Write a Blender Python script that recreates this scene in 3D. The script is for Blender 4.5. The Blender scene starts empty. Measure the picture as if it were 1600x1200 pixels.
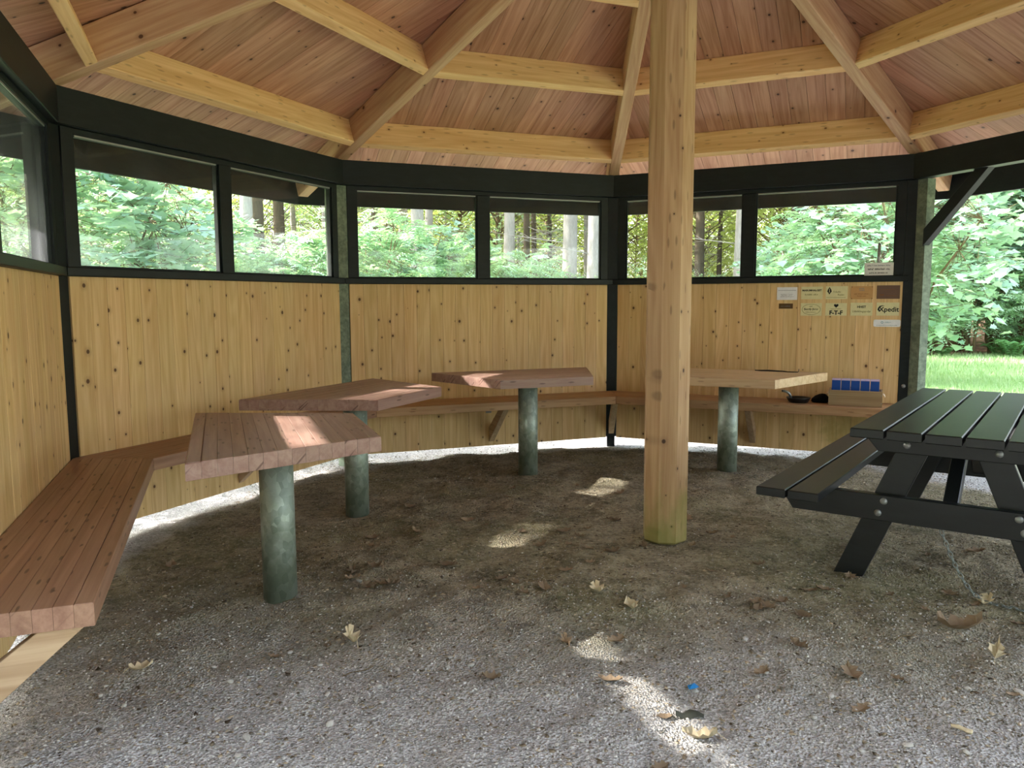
import bpy, bmesh, math, random
import numpy as np
from mathutils import Matrix, Vector
R_ = math.radians
sc = bpy.context.scene
COL = sc.collection
rnd = random.Random(7)
rng = np.random.default_rng(7)

# ------------------------------------------------------------------ camera, sky, sun, exposure
cam_d = bpy.data.cameras.new('camera')
cam_d.sensor_width = 36.0
cam_d.lens = 36.0 * 1224.47 / 1600
cam_d.clip_start = 0.05
cam_d.clip_end = 400
cam = bpy.data.objects.new('camera', cam_d)
COL.objects.link(cam)
cam.matrix_world = Matrix.Translation((0, 0, 1.26)) @ Matrix.Rotation(R_(90 - 6.109), 4, 'X') @ Matrix.Rotation(R_(-0.22), 4, 'Z')
sc.camera = cam

world = bpy.data.worlds.new('sky'); sc.world = world
world.use_nodes = True
wn = world.node_tree; wn.nodes.clear()
sky = wn.nodes.new('ShaderNodeTexSky'); sky.sky_type = 'NISHITA'; sky.sun_disc = False
sky.sun_elevation = R_(34.2); sky.sun_rotation = R_(-82.5); sky.air_density = 1.0; sky.dust_density = 3.0; sky.ozone_density = 1.0
hsv = wn.nodes.new('ShaderNodeHueSaturation'); hsv.inputs['Saturation'].default_value = 0.45
bg = wn.nodes.new('ShaderNodeBackground'); bg.inputs['Strength'].default_value = 0.36
wo = wn.nodes.new('ShaderNodeOutputWorld')
wn.links.new(sky.outputs[0], hsv.inputs['Color']); wn.links.new(hsv.outputs[0], bg.inputs['Color']); wn.links.new(bg.outputs[0], wo.inputs['Surface'])

sun_d = bpy.data.lights.new('sun_offscreen', 'SUN'); sun_d.energy = 8.0; sun_d.angle = R_(0.8); sun_d.color = (1.0, 0.93, 0.89)
sun = bpy.data.objects.new('sun_offscreen', sun_d); COL.objects.link(sun)
_e, _h = R_(34.2), R_(-7.5)
sun.rotation_euler = Vector((math.cos(_h) * math.cos(_e), math.sin(_h) * math.cos(_e), -math.sin(_e))).to_track_quat('-Z', 'Y').to_euler()
sun.location = (-20, 6, 15)

sc.view_settings.view_transform = 'Standard'
sc.view_settings.look = 'None'
sc.view_settings.gamma = 1.0
sc.view_settings.use_curve_mapping = False
sc.view_settings.exposure = 2.0
sc.cycles.use_denoising = True
sc.cycles.max_bounces = 10
sc.cycles.diffuse_bounces = 6
sc.cycles.transparent_max_bounces = 16
sc.cycles.sample_clamp_indirect = 8.0

# ------------------------------------------------------------------ geometry of the place
CX, CY = 0.80115, 4.02402          # centre of the octagon
RV = 3.16438                       # radius of the inner corners
PHI = R_(177.916)
APO = RV * math.cos(math.pi / 8)
SIDE = 2 * RV * math.sin(math.pi / 8)
T22 = math.tan(math.pi / 8)
SL = 0.381                         # roof slope along a bay
AL = math.atan(SL)
ZB0 = 3.683                        # underside of roof boards at the apex
def V(k):
    a = PHI - k * math.pi / 4
    return Vector((CX + RV * math.cos(a), CY + RV * math.sin(a), 0))
def WM(k):
    """wall frame of side k: x along the wall, y outward, z up, origin at the corner"""
    A, B = V(k), V(k + 1); t = (B - A).normalized(); o = Vector((-t.y, t.x, 0))
    return Matrix(((t.x, o.x, 0, A.x), (t.y, o.y, 0, A.y), (0, 0, 1, 0), (0, 0, 0, 1)))
def vnoise(x, y, seed=0):
    xi = np.floor(x).astype(np.int64); yi = np.floor(y).astype(np.int64); fx = x - xi; fy = y - yi
    fx = fx * fx * (3 - 2 * fx); fy = fy * fy * (3 - 2 * fy)
    def h(a, b):
        n = (a * 374761393 + b * 668265263 + seed * 1442695041) & 0xffffffff
        n = ((n ^ (n >> 13)) * 1274126177) & 0xffffffff
        return ((n ^ (n >> 16)) & 0xffff) / 65535.0
    return (h(xi, yi) * (1 - fx) + h(xi + 1, yi) * fx) * (1 - fy) + (h(xi, yi + 1) * (1 - fx) + h(xi + 1, yi + 1) * fx) * fy
def ground_z(x, y):
    x = np.asarray(x, float); y = np.asarray(y, float)
    r = np.hypot(x - CX, y - CY)
    z = np.interp(r, [0, .35, 1.2, 1.9, 2.5, 2.85, 3.1, 6, 40, 90], [0, 0, -.03, -.05, -.06, -.075, -.10, -.11, -.15, -.15])
    wx = x + .25 * vnoise(x * 1.3, y * 1.3, 7); wy = y + .25 * vnoise(x * 1.3 + 9, y * 1.3, 8)
    n = (vnoise(x * 2.1, y * 2.1, 1) - .5) * .034 - np.abs(vnoise(wx * 4.2, wy * 4.2, 4) - .5) * .034 + (vnoise(x * 7.5, y * 7.5, 2) - .5) * .018 + (vnoise(x * 21, y * 21, 3) - .5) * .010 + .008
    amp = np.where(r < 3.0, 1.0, 0.5) * np.clip((r - .12) / .5, 0, 1)
    return z + n * amp
def gz(x, y): return float(ground_z(np.array([x]), np.array([y]))[0])

# ------------------------------------------------------------------ materials
def srgb(r, g, b):
    f = lambda c: c / 12.92 if c <= .04045 else ((c + .055) / 1.055) ** 2.4
    return (f(r / 255), f(g / 255), f(b / 255), 1)
class NT:
    def __init__(s, name, rough=.6, spec=.3, metal=0.0):
        s.m = bpy.data.materials.new(name); s.m.use_nodes = True; s.t = s.m.node_tree; s.b = s.t.nodes['Principled BSDF']
        s.b.inputs['Roughness'].default_value = rough; s.b.inputs['Specular IOR Level'].default_value = spec; s.b.inputs['Metallic'].default_value = metal
    def n(s, typ, props=None, **ins):
        nd = s.t.nodes.new(typ)
        for k, v in (props or {}).items(): setattr(nd, k, v)
        for k, v in ins.items():
            key = k if not k.startswith('i') or not k[1:].isdigit() else int(k[1:])
            if isinstance(key, str): key = key.replace('_', ' ')
            s.put(nd.inputs[key], v)
        return nd
    def put(s, sock, v):
        if isinstance(v, bpy.types.NodeSocket): s.t.links.new(v, sock)
        else: sock.default_value = v
    def math(s, op, a, b=0.0, c=None, clamp=False):
        nd = s.t.nodes.new('ShaderNodeMath'); nd.operation = op; nd.use_clamp = clamp
        s.put(nd.inputs[0], a); s.put(nd.inputs[1], b)
        if c is not None: s.put(nd.inputs[2], c)
        return nd.outputs[0]
    def vmath(s, op, a, b):
        nd = s.t.nodes.new('ShaderNodeVectorMath'); nd.operation = op; s.put(nd.inputs[0], a); s.put(nd.inputs[1], b); return nd.outputs[0]
    def mapr(s, v, a, b, c=0.0, d=1.0, smooth=True):
        nd = s.t.nodes.new('ShaderNodeMapRange'); nd.interpolation_type = 'SMOOTHSTEP' if smooth else 'LINEAR'
        s.put(nd.inputs[0], v); nd.inputs[1].default_value = a; nd.inputs[2].default_value = b; nd.inputs[3].default_value = c; nd.inputs[4].default_value = d
        return nd.outputs[0]
    def mix(s, f, a, b, mode='MIX'):
        nd = s.t.nodes.new('ShaderNodeMix'); nd.data_type = 'RGBA'; nd.blend_type = mode
        s.put(nd.inputs[0], f); s.put(nd.inputs[6], a); s.put(nd.inputs[7], b); return nd.outputs[2]
    def noise(s, vec, scale, detail=3.0, rough=.55, dist=0.0):
        nd = s.n('ShaderNodeTexNoise', None, Vector=vec); nd.inputs['Scale'].default_value = scale; nd.inputs['Detail'].default_value = detail
        nd.inputs['Roughness'].default_value = rough; nd.inputs['Distortion'].default_value = dist; return nd.outputs['Fac']
    def scale(s, vec, x, y, z):
        return s.vmath('MULTIPLY', vec, (x, y, z))
    def bump(s, h, strength, dist=.01):
        nd = s.n('ShaderNodeBump', None, Height=h); nd.inputs['Strength'].default_value = strength; nd.inputs['Distance'].default_value = dist
        s.t.links.new(nd.outputs[0], s.b.inputs['Normal'])
    def color(s, c): s.put(s.b.inputs['Base Color'], c)
    def pos(s): return s.n('ShaderNodeNewGeometry').outputs['Position']

def wood(name, c1, c2, knot=(70, 40, 22), keep=.30, kscale=7.0, krad=.085, rough=.6, var=.10, spec=.25, hvar=.012, patch=None, algae=None, dashes=0.0, fig=.3):
    w = NT(name, rough, spec)
    obj = w.n('ShaderNodeTexCoord').outputs['Object']
    rv = w.n('ShaderNodeObjectInfo').outputs['Random']
    off = w.n('ShaderNodeCombineXYZ', None, X=w.math('MULTIPLY', rv, 53.0), Y=w.math('MULTIPLY', rv, 17.0), Z=w.math('MULTIPLY', rv, 7.0)).outputs[0]
    v = w.vmath('ADD', obj, off)
    g1 = w.noise(w.scale(v, 1.1, 26, 26), 1.0, 4, .6, .5)
    g2 = w.noise(w.scale(v, .55, 7, 7), 1.0, 2, .5, .3)
    figr = w.math('MULTIPLY_ADD', w.math('SINE', w.math('MULTIPLY', g2, 70.0)), .5, .5)
    g3 = w.noise(w.scale(v, 4, 190, 190), 1.0, 2, .5, 0)
    f = w.math('ADD', w.math('MULTIPLY', w.mapr(g1, .3, .7), 1 - fig), w.math('MULTIPLY', figr, fig))
    f = w.math('MULTIPLY_ADD', w.math('SUBTRACT', g3, .5), .5, f, clamp=True)
    col = w.mix(f, srgb(*c1), srgb(*c2))
    # knots: round, scattered, on the wide faces
    sp = w.n('ShaderNodeSeparateXYZ', None, Vector=v)
    kv = w.n('ShaderNodeCombineXYZ', None, X=w.math('MULTIPLY', sp.outputs[0], .8), Y=w.math('ADD', sp.outputs[1], sp.outputs[2]), Z=0.0).outputs[0]
    vo = w.n('ShaderNodeTexVoronoi', {'voronoi_dimensions': '2D'}, Vector=kv); vo.inputs['Scale'].default_value = kscale
    vs = w.n('ShaderNodeSeparateColor', None, Color=vo.outputs['Color'])
    on = w.math('LESS_THAN', vs.outputs[0], keep)
    rad = w.math('MULTIPLY_ADD', vs.outputs[1], 1.05, .28)
    d = w.math('DIVIDE', vo.outputs['Distance'], rad)
    core = w.math('MULTIPLY', w.mapr(d, krad * 1.15, krad * .7), on)
    halo = w.math('MULTIPLY', w.math('MULTIPLY', w.mapr(d, krad * 3.2, krad), on), .35)
    col = w.mix(halo, col, srgb(*[int(.6 * a + .4 * b) for a, b in zip(c2, knot)]))
    col = w.mix(w.math('MULTIPLY', core, .92), col, srgb(*knot))
    if dashes > 0:      # short dark checks along the grain
        dv = w.n('ShaderNodeTexVoronoi', {'voronoi_dimensions': '2D'}, Vector=w.n('ShaderNodeCombineXYZ', None, X=w.math('MULTIPLY', sp.outputs[0], 9.0), Y=w.math('MULTIPLY', w.math('ADD', sp.outputs[1], sp.outputs[2]), 42.0), Z=0.0).outputs[0])
        dv.inputs['Scale'].default_value = 1.0
        dn = w.n('ShaderNodeSeparateColor', None, Color=dv.outputs['Color'])
        dm = w.math('MULTIPLY', w.mapr(dv.outputs['Distance'], .30, .12), w.math('LESS_THAN', dn.outputs[0], .17))
        col = w.mix(w.math('MULTIPLY', dm, dashes), col, srgb(*knot))
    hs = w.n('ShaderNodeHueSaturation', None, Color=col, Value=w.math('MULTIPLY_ADD', rv, 2 * var, 1 - var), Hue=w.math('MULTIPLY_ADD', w.math('FRACT', w.math('MULTIPLY', rv, 7.31)), 2 * hvar, .5 - hvar))
    col = hs.outputs[0]
    if patch:
        c = WM(2) @ Vector((2.02, 0, .22)); pq = w.noise(w.pos(), 7.0, 4, .65)
        dv = w.n('ShaderNodeVectorMath', {'operation': 'DISTANCE'}, i0=w.pos(), i1=tuple(c)).outputs['Value']
        dd = w.math('MULTIPLY_ADD', w.math('SUBTRACT', pq, .5), .5, dv)
        col = w.mix(w.math('MULTIPLY', w.mapr(dd, .30, .08), patch[3]), col, srgb(*patch[:3]))
    if algae:
        pz = w.n('ShaderNodeSeparateXYZ', None, Vector=w.pos())
        if algae:
            an = w.noise(w.scale(w.pos(), 9, 9, 5), 1.0, 4, .6)
            za = w.math('MULTIPLY_ADD', w.math('SUBTRACT', an, .5), algae[4], pz.outputs[2])
            col = w.mix(w.math('MULTIPLY', w.mapr(za, algae[3], 0.0), algae[5]), col, srgb(*algae[:3]))
    w.color(col)
    w.bump(w.math('MULTIPLY_ADD', core, -.6, f), .12, .004)
    return w.m

W_WALL = wood('wall_pine', (224, 193, 142), (202, 164, 110), (80, 50, 30), keep=.62, kscale=7.5, krad=.062, var=.065, hvar=.004, patch=(132, 128, 56, .5), fig=.36)
W_ROOF = wood('roof_board_wood', (196, 152, 124), (162, 114, 86), (60, 38, 28), keep=.5, kscale=6.0, krad=.062, var=.13, hvar=.006)
W_RAFT = wood('rafter_wood', (202, 168, 130), (176, 134, 98), (74, 46, 28), keep=.24, kscale=6.0, krad=.06, var=.05, hvar=.004)
W_PURL = wood('purlin_wood', (238, 201, 146), (216, 169, 113), (124, 80, 44), keep=.22, kscale=8.0, krad=.05, var=.05, hvar=.004, dashes=.4)
W_POST = wood('centre_post_wood', (188, 158, 118), (162, 126, 88), (58, 38, 26), keep=.42, kscale=8.0, krad=.06, var=.04, algae=(116, 122, 58, .40, .8, .7), dashes=.4)
W_TAB = wood('tabletop_wood', (164, 134, 120), (138, 104, 92), (84, 56, 46), keep=.05, kscale=9.0, krad=.06, var=.05, hvar=.003, rough=.42, spec=.4, dashes=.75, fig=.2)
W_TAB2 = wood('pale_tabletop_wood', (204, 176, 138), (182, 148, 108), (98, 64, 40), keep=.08, kscale=9.0, krad=.06, var=.05, hvar=.003, rough=.45, spec=.35, dashes=.4, fig=.2)
W_BEN = wood('bench_wood', (166, 130, 106), (138, 102, 82), (78, 52, 40), keep=.05, kscale=9.0, krad=.06, var=.06, hvar=.003, rough=.45, spec=.35, dashes=.8, fig=.2)
W_BEN2 = wood('pale_bench_wood', (188, 152, 112), (162, 122, 86), (88, 56, 34), keep=.1, kscale=8.0, krad=.06, var=.07, hvar=.003, rough=.5, dashes=.5)
W_STRUT = wood('strut_wood', (190, 166, 132), (164, 138, 104), (92, 62, 42), keep=.2, kscale=8.0, krad=.06, var=.08)
W_CRATE = wood('crate_wood', (170, 146, 114), (144, 116, 84), (88, 60, 40), keep=.15, kscale=10.0, krad=.06, var=.06)

def paint(name, c, rough=.5, spec=.3, wear=None, wearamt=.3, nscale=7):
    w = NT(name, rough, spec)
    obj = w.n('ShaderNodeTexCoord').outputs['Object']
    n1 = w.noise(w.scale(obj, 1.0, 4, 4), nscale, 5, .65)
    col = w.mix(w.mapr(n1, .3, .75), srgb(*c), srgb(*[min(255, int(x * 1.35 + 4)) for x in c]))
    if wear:
        n2 = w.noise(obj, 5.0, 6, .7)
        col = w.mix(w.math('MULTIPLY', w.mapr(n2, .45, .75), wearamt), col, srgb(*wear))
    w.color(col); w.bump(n1, .15, .003)
    return w.m
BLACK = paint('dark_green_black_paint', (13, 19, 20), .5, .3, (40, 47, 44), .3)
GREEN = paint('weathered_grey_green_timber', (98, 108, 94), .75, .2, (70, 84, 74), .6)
PICNIC = paint('picnic_table_green_black_stain', (16, 19, 20), .42, .5, (34, 38, 36), .4)
ROOFCOV = paint('roof_felt', (40, 40, 40), .9, .1)
BOLT = NT('galvanised_bolt', .45, .5, .6); BOLT.color(srgb(150, 152, 150)); BOLT = BOLT.m
def galv():
    w = NT('galvanised_pipe', .48, .5, .35)
    obj = w.n('ShaderNodeTexCoord').outputs['Object']
    vo = w.n('ShaderNodeTexVoronoi', None, Vector=w.scale(obj, 38, 38, 26)); vo.inputs['Scale'].default_value = 1.0
    sp = w.n('ShaderNodeSeparateColor', None, Color=vo.outputs['Color']).outputs[0]
    n1 = w.noise(obj, 9.0, 4, .6)
    col = w.mix(w.math('MULTIPLY_ADD', sp, .55, w.math('MULTIPLY', n1, .5), clamp=True), srgb(98, 112, 100), srgb(176, 186, 174))
    pz = w.n('ShaderNodeSeparateXYZ', None, Vector=w.pos()).outputs[2]
    za = w.math('MULTIPLY_ADD', w.math('SUBTRACT', n1, .5), .9, pz)
    col = w.mix(w.math('MULTIPLY', w.mapr(za, .45, .0), .55), col, srgb(78, 88, 62))
    w.color(col); return w.m
GALV = galv()
def glass(name, dust):
    m = bpy.data.materials.new(name); m.use_nodes = True; t = m.node_tree; t.nodes.clear()
    out = t.nodes.new('ShaderNodeOutputMaterial'); tr = t.nodes.new('ShaderNodeBsdfTransparent'); gl = t.nodes.new('ShaderNodeBsdfGlossy')
    gl.inputs['Roughness'].default_value = .02; tr.inputs['Color'].default_value = (.95, .97, .96, 1)
    lw = t.nodes.new('ShaderNodeLayerWeight'); pw = t.nodes.new('ShaderNodeMath'); pw.operation = 'POWER'; pw.inputs[1].default_value = 4.5; t.links.new(lw.outputs['Facing'], pw.inputs[0])
    fr = t.nodes.new('ShaderNodeMath'); fr.operation = 'MULTIPLY_ADD'; fr.inputs[1].default_value = .55; fr.inputs[2].default_value = .03; t.links.new(pw.outputs[0], fr.inputs[0])
    mx = t.nodes.new('ShaderNodeMixShader'); t.links.new(fr.outputs[0], mx.inputs[0]); t.links.new(tr.outputs[0], mx.inputs[1]); t.links.new(gl.outputs[0], mx.inputs[2])
    # dust and smears on the pane scatter the light
    df = t.nodes.new('ShaderNodeBsdfTranslucent'); df.inputs['Color'].default_value = (.85, .87, .92, 1)
    tc = t.nodes.new('ShaderNodeTexCoord'); nz = t.nodes.new('ShaderNodeTexNoise'); nz.inputs['Scale'].default_value = 2.2; nz.inputs['Detail'].default_value = 5
    t.links.new(tc.outputs['Object'], nz.inputs['Vector'])
    mp = t.nodes.new('ShaderNodeMapRange'); mp.inputs[1].default_value = .42; mp.inputs[2].default_value = .75; mp.inputs[3].default_value = dust * .25; mp.inputs[4].default_value = dust
    t.links.new(nz.outputs['Fac'], mp.inputs[0])
    m2 = t.nodes.new('ShaderNodeMixShader'); t.links.new(mp.outputs[0], m2.inputs[0]); t.links.new(mx.outputs[0], m2.inputs[1]); t.links.new(df.outputs[0], m2.inputs[2])
    t.links.new(m2.outputs[0], out.inputs['Surface'])
    return m
GLASS = glass('window_glass', .012)
GLASS_D = glass('dusty_window_glass', .05)
def flat(name, c, rough=.5, spec=.3, metal=0.0, nz=.06):
    w = NT(name, rough, spec, metal)
    n1 = w.noise(w.n('ShaderNodeTexCoord').outputs['Object'], 30.0, 3, .6)
    w.color(w.mix(n1, srgb(*[int(x * (1 - nz)) for x in c]), srgb(*[min(255, int(x * (1 + nz))) for x in c]))); return w.m
BRASS = flat('brass_plate', (214, 205, 158), .4, .5, .1)
WHITE = flat('white_plate', (226, 226, 228), .5)
PLY = flat('varnished_wood_plate', (190, 144, 92), .5)
DARKPL = flat('dark_bronze_plate', (104, 78, 64), .5, .4, .2)
BROWNPL = flat('small_bronze_plate', (92, 66, 34), .45, .4, .3)
INK = flat('black_ink', (16, 16, 14), .6)
INKG = flat('olive_ink', (92, 88, 30), .6)
INKGR = flat('grey_ink', (120, 122, 126), .6)
INKT = flat('teal_ink', (70, 140, 150), .6)
INKB = flat('brown_ink', (120, 78, 40), .6)
PAPER = flat('paper', (222, 220, 214), .8)
BLUE = flat('blue_carton', (28, 74, 150), .5)
LILAC = flat('pale_lilac_card', (196, 180, 212), .6)
CASTIRON = flat('black_cast_iron', (20, 20, 22), .4, .5)
STEEL = flat('dull_steel', (140, 146, 142), .4, .5, .7)
CLOTHB = flat('black_cloth', (14, 14, 16), .95)
SCRAPB = flat('blue_plastic', (40, 130, 200), .4)
SCRAPD = flat('dark_rag', (62, 64, 56), .95)
ROPE = flat('pale_rope', (226, 206, 180), .8)

def ground_mat():
    w = NT('trodden_dirt_and_gravel', .9, .15)
    P = w.pos(); sp = w.n('ShaderNodeSeparateXYZ', None, Vector=P)
    big = w.noise(P, .9, 4, .6); mid = w.noise(P, 5.5, 6, .72); fine = w.noise(P, 42.0, 4, .7)
    dirt = w.mix(w.mapr(mid, .3, .7), srgb(100, 92, 74), srgb(172, 160, 136))
    dirt = w.mix(w.math('MULTIPLY', w.mapr(big, .42, .62), .45), dirt, srgb(116, 116, 78))
    dirt = w.mix(w.math('MULTIPLY', w.mapr(fine, .45, .7), .5), dirt, srgb(196, 186, 164))
    dirt = w.mix(w.math('MULTIPLY', w.mapr(w.noise(P, 24.0, 5, .7), .52, .68), .55), dirt, srgb(66, 58, 46))
    vo = w.n('ShaderNodeTexVoronoi', None, Vector=P); vo.inputs['Scale'].default_value = 120.0
    vc = w.n('ShaderNodeSeparateColor', None, Color=vo.outputs['Color']).outputs[0]
    grav = w.mix(vc, srgb(152, 149, 147), srgb(214, 211, 210))
    grav = w.mix(w.math('MULTIPLY', w.mapr(fine, .5, .8), .5), grav, srgb(112, 108, 102))
    dx = w.math('SUBTRACT', sp.outputs[0], CX); dy = w.math('SUBTRACT', sp.outputs[1], CY)
    r = w.math('SQRT', w.math('ADD', w.math('MULTIPLY', dx, dx), w.math('MULTIPLY', dy, dy)))
    edge = w.mapr(w.math('MULTIPLY_ADD', w.math('SUBTRACT', mid, .5), .35, r), 2.72, 2.95)
    yy = w.math('MULTIPLY_ADD', w.math('SUBTRACT', big, .5), 1.5, w.math('MULTIPLY_ADD', sp.outputs[0], .12, sp.outputs[1]))
    front = w.math('MULTIPLY', w.mapr(yy, 3.5, 2.1), .9)
    gm = w.math('MAXIMUM', edge, front)
    w.color(w.mix(gm, dirt, grav))
    w.bump(w.math('ADD', w.math('MULTIPLY', fine, .6), w.math('MULTIPLY', vo.outputs['Distance'], .5)), .95, .02)
    return w.m
GROUND = ground_mat()
def soil(name, a, b, c, s=3.0):
    w = NT(name, .95, .1); P = w.pos()
    n1 = w.noise(P, s, 5, .65); n2 = w.noise(P, s * 9, 4, .7)
    w.color(w.mix(w.math('MULTIPLY', w.mapr(n2, .45, .7), .6), w.mix(w.mapr(n1, .3, .7), srgb(*a), srgb(*b)), srgb(*c))); w.bump(n2, .5, .02); return w.m
LAWN = soil('lawn_soil', (128, 168, 108), (190, 200, 156), (216, 208, 184), .45)
FOREST = soil('leaf_litter', (92, 70, 54), (128, 98, 78), (160, 128, 104), 1.5)
def leafmat(name, c1, c2, rough=.42, trans=.35, spec=.5):
    w = NT(name, rough, spec)
    g = w.n('ShaderNodeNewGeometry'); P = g.outputs['Position']
    n1 = w.noise(P, 2.3, 2, .5); n2 = g.outputs['Random Per Island']
    f = w.math('ADD', w.math('MULTIPLY', n1, .5), w.math('MULTIPLY', n2, .5), clamp=True)
    col = w.mix(f, srgb(*c1), srgb(*c2)); w.color(col)
    tl = w.n('ShaderNodeBsdfTranslucent', None, Color=w.mix(.5, col, srgb(190, 214, 90)))
    mx = w.n('ShaderNodeMixShader', None, i0=trans, i1=w.b.outputs[0], i2=tl.outputs[0])
    w.t.links.new(mx.outputs[0], w.t.nodes['Material Output'].inputs['Surface'])
    return w.m
L_MAPLE = leafmat('maple_leaf', (124, 168, 150), (192, 222, 212), .36)
L_ROWAN = leafmat('pinnate_leaf', (138, 184, 154), (194, 224, 198), .38)
L_BEECH = leafmat('beech_leaf', (126, 164, 130), (182, 210, 172), .4)
L_FAR = leafmat('far_leaf', (150, 170, 92), (206, 212, 132), .5, .45)
L_DENSE = leafmat('added_beech_leaf', (74, 102, 60), (116, 146, 92), .5, .15)  # dark, barely translucent leaves for the added light-blocking beeches
L_CON = leafmat('conifer_needles', (70, 92, 58), (104, 122, 76), .6, .2)
L_FERN = leafmat('fern_frond', (84, 140, 90), (130, 184, 126), .5)
L_GRASS = leafmat('grass_blade', (140, 188, 120), (206, 226, 176), .5, .25)
def bark(name, a, b, sz=9):
    w = NT(name, .9, .1); obj = w.n('ShaderNodeTexCoord').outputs['Object']
    n1 = w.noise(w.scale(obj, 3, 3, .7), sz, 5, .7); n2 = w.noise(obj, 1.1, 2, .5)
    w.color(w.mix(w.math('ADD', w.math('MULTIPLY', n1, .8), w.math('MULTIPLY', w.math('SUBTRACT', n2, .5), .6), clamp=True), srgb(*a), srgb(*b))); w.bump(n1, .6, .02); return w.m
BARK_P = bark('pale_bark', (118, 112, 106), (206, 200, 196))
BARK_D = bark('dark_bark', (58, 52, 44), (116, 104, 88))
BARK_S = bark('shrub_bark', (84, 70, 52), (140, 122, 94))
def deadleaf(name, a, b):
    w = NT(name, .75, .2); n1 = w.noise(w.n('ShaderNodeTexCoord').outputs['Object'], 22, 3, .6)
    rv = w.n('ShaderNodeObjectInfo').outputs['Random']
    hs = w.n('ShaderNodeHueSaturation', None, Color=w.mix(n1, srgb(*a), srgb(*b)), Value=w.math('MULTIPLY_ADD', rv, .5, .75)); w.color(hs.outputs[0]); return w.m
DEAD1 = deadleaf('dry_brown_leaf', (112, 94, 74), (152, 132, 108))
DEAD2 = deadleaf('dry_pale_leaf', (176, 160, 128), (210, 196, 166))
def stonemat():
    w = NT('pebble_stone', .8, .2); rv = w.n('ShaderNodeObjectInfo').outputs['Random']; n1 = w.noise(w.n('ShaderNodeTexCoord').outputs['Object'], 25, 4, .6)
    hs = w.n('ShaderNodeHueSaturation', None, Color=w.mix(n1, srgb(150, 146, 138), srgb(206, 202, 194)), Value=w.math('MULTIPLY_ADD', rv, .4, .8)); w.color(hs.outputs[0]); return w.m
STONE = stonemat()
def chipmat(name, a, b):
    w = NT(name, .85, .2); g = w.n('ShaderNodeNewGeometry').outputs['Random Per Island']; w.color(w.mix(g, srgb(*a), srgb(*b))); return w.m
CHIP = chipmat('gravel_chips', (100, 94, 84), (166, 160, 148))
CHIPB = chipmat('pale_gravel_chips', (128, 124, 118), (224, 220, 214))
LITTER = chipmat('leaf_crumbs', (70, 58, 46), (190, 174, 148))

# ------------------------------------------------------------------ object helpers
def thing(name, label=None, cat=None, loc=(0, 0, 0), rotz=0.0, group=None, kind=None, mat=None, parent=None):
    o = bpy.data.objects.new(name, None); COL.objects.link(o); o.empty_display_size = .1
    if mat is not None: o.matrix_world = mat
    else: o.location = loc; o.rotation_euler = (0, 0, rotz)
    if parent: o.parent = parent
    return tag(o, label, cat, group, kind)
def tag(o, label=None, cat=None, group=None, kind=None):
    if label: o['label'] = label
    if cat: o['category'] = cat
    if group: o['group'] = group
    if kind: o['kind'] = kind
    return o
def place(name, me, parent=None, mat=None):
    o = bpy.data.objects.new(name, me); COL.objects.link(o)
    if parent: o.parent = parent
    if mat is not None: o.matrix_basis = mat
    return o
def mesh(name, verts, faces, mats, smooth=False, midx=None):
    me = bpy.data.meshes.new(name); me.from_pydata([tuple(v) for v in verts], [], faces)
    for m in (mats if isinstance(mats, (list, tuple)) else [mats]): me.materials.append(m)
    if midx: me.polygons.foreach_set('material_index', midx)
    if smooth: me.polygons.foreach_set('use_smooth', [True] * len(me.polygons))
    me.update(); return me
def inset(poly, d):
    n = len(poly); out = []
    for i in range(n):
        p0, p1, p2 = Vector(poly[i - 1]), Vector(poly[i]), Vector(poly[(i + 1) % n])
        e1 = (p1 - p0).normalized(); e2 = (p2 - p1).normalized(); n1 = Vector((-e1.y, e1.x)); n2 = Vector((-e2.y, e2.x))
        k = 1 + n1.dot(n2)
        if k < .2: return None
        out.append(tuple(p1 + (n1 + n2) * (d / k)))
    return out
def area(poly): return .5 * sum(poly[i - 1][0] * poly[i][1] - poly[i][0] * poly[i - 1][1] for i in range(len(poly)))
def prism_me(name, poly, z0, z1, mats, ch=0.0, ch2=0.0, side_mi=None):
    """extrude a convex 2D outline; ch chamfers the rim of the z1 face, ch2 that of the z0 face"""
    if area(poly) < 0: poly = poly[::-1]
    rings = []
    pin2 = inset(poly, ch2) if ch2 else None
    if pin2: rings += [(pin2, z0), (poly, z0 + ch2)]
    else: rings.append((poly, z0))
    pin = inset(poly, ch) if ch else None
    if pin: rings += [(poly, z1 - ch), (pin, z1)]
    else: rings.append((poly, z1))
    n = len(poly); vs = []; fs = []; mi = []
    for pl, z in rings: vs += [(x, y, z) for x, y in pl]
    fs.append(list(range(n - 1, -1, -1))); mi.append(0)
    for r in range(len(rings) - 1):
        for i in range(n):
            j = (i + 1) % n; fs.append([r * n + i, r * n + j, (r + 1) * n + j, (r + 1) * n + i]); mi.append(side_mi[i] if side_mi else 0)
    k = (len(rings) - 1) * n; fs.append([k + i for i in range(n)]); mi.append(0)
    return mesh(name, vs, fs, mats, midx=mi)
def box_me(name, x0, x1, y0, y1, z0, z1, mats, ch=.003):
    return prism_me(name, [(x0, y0), (x1, y0), (x1, y1), (x0, y1)], z0, z1, mats, ch, ch)
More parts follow.
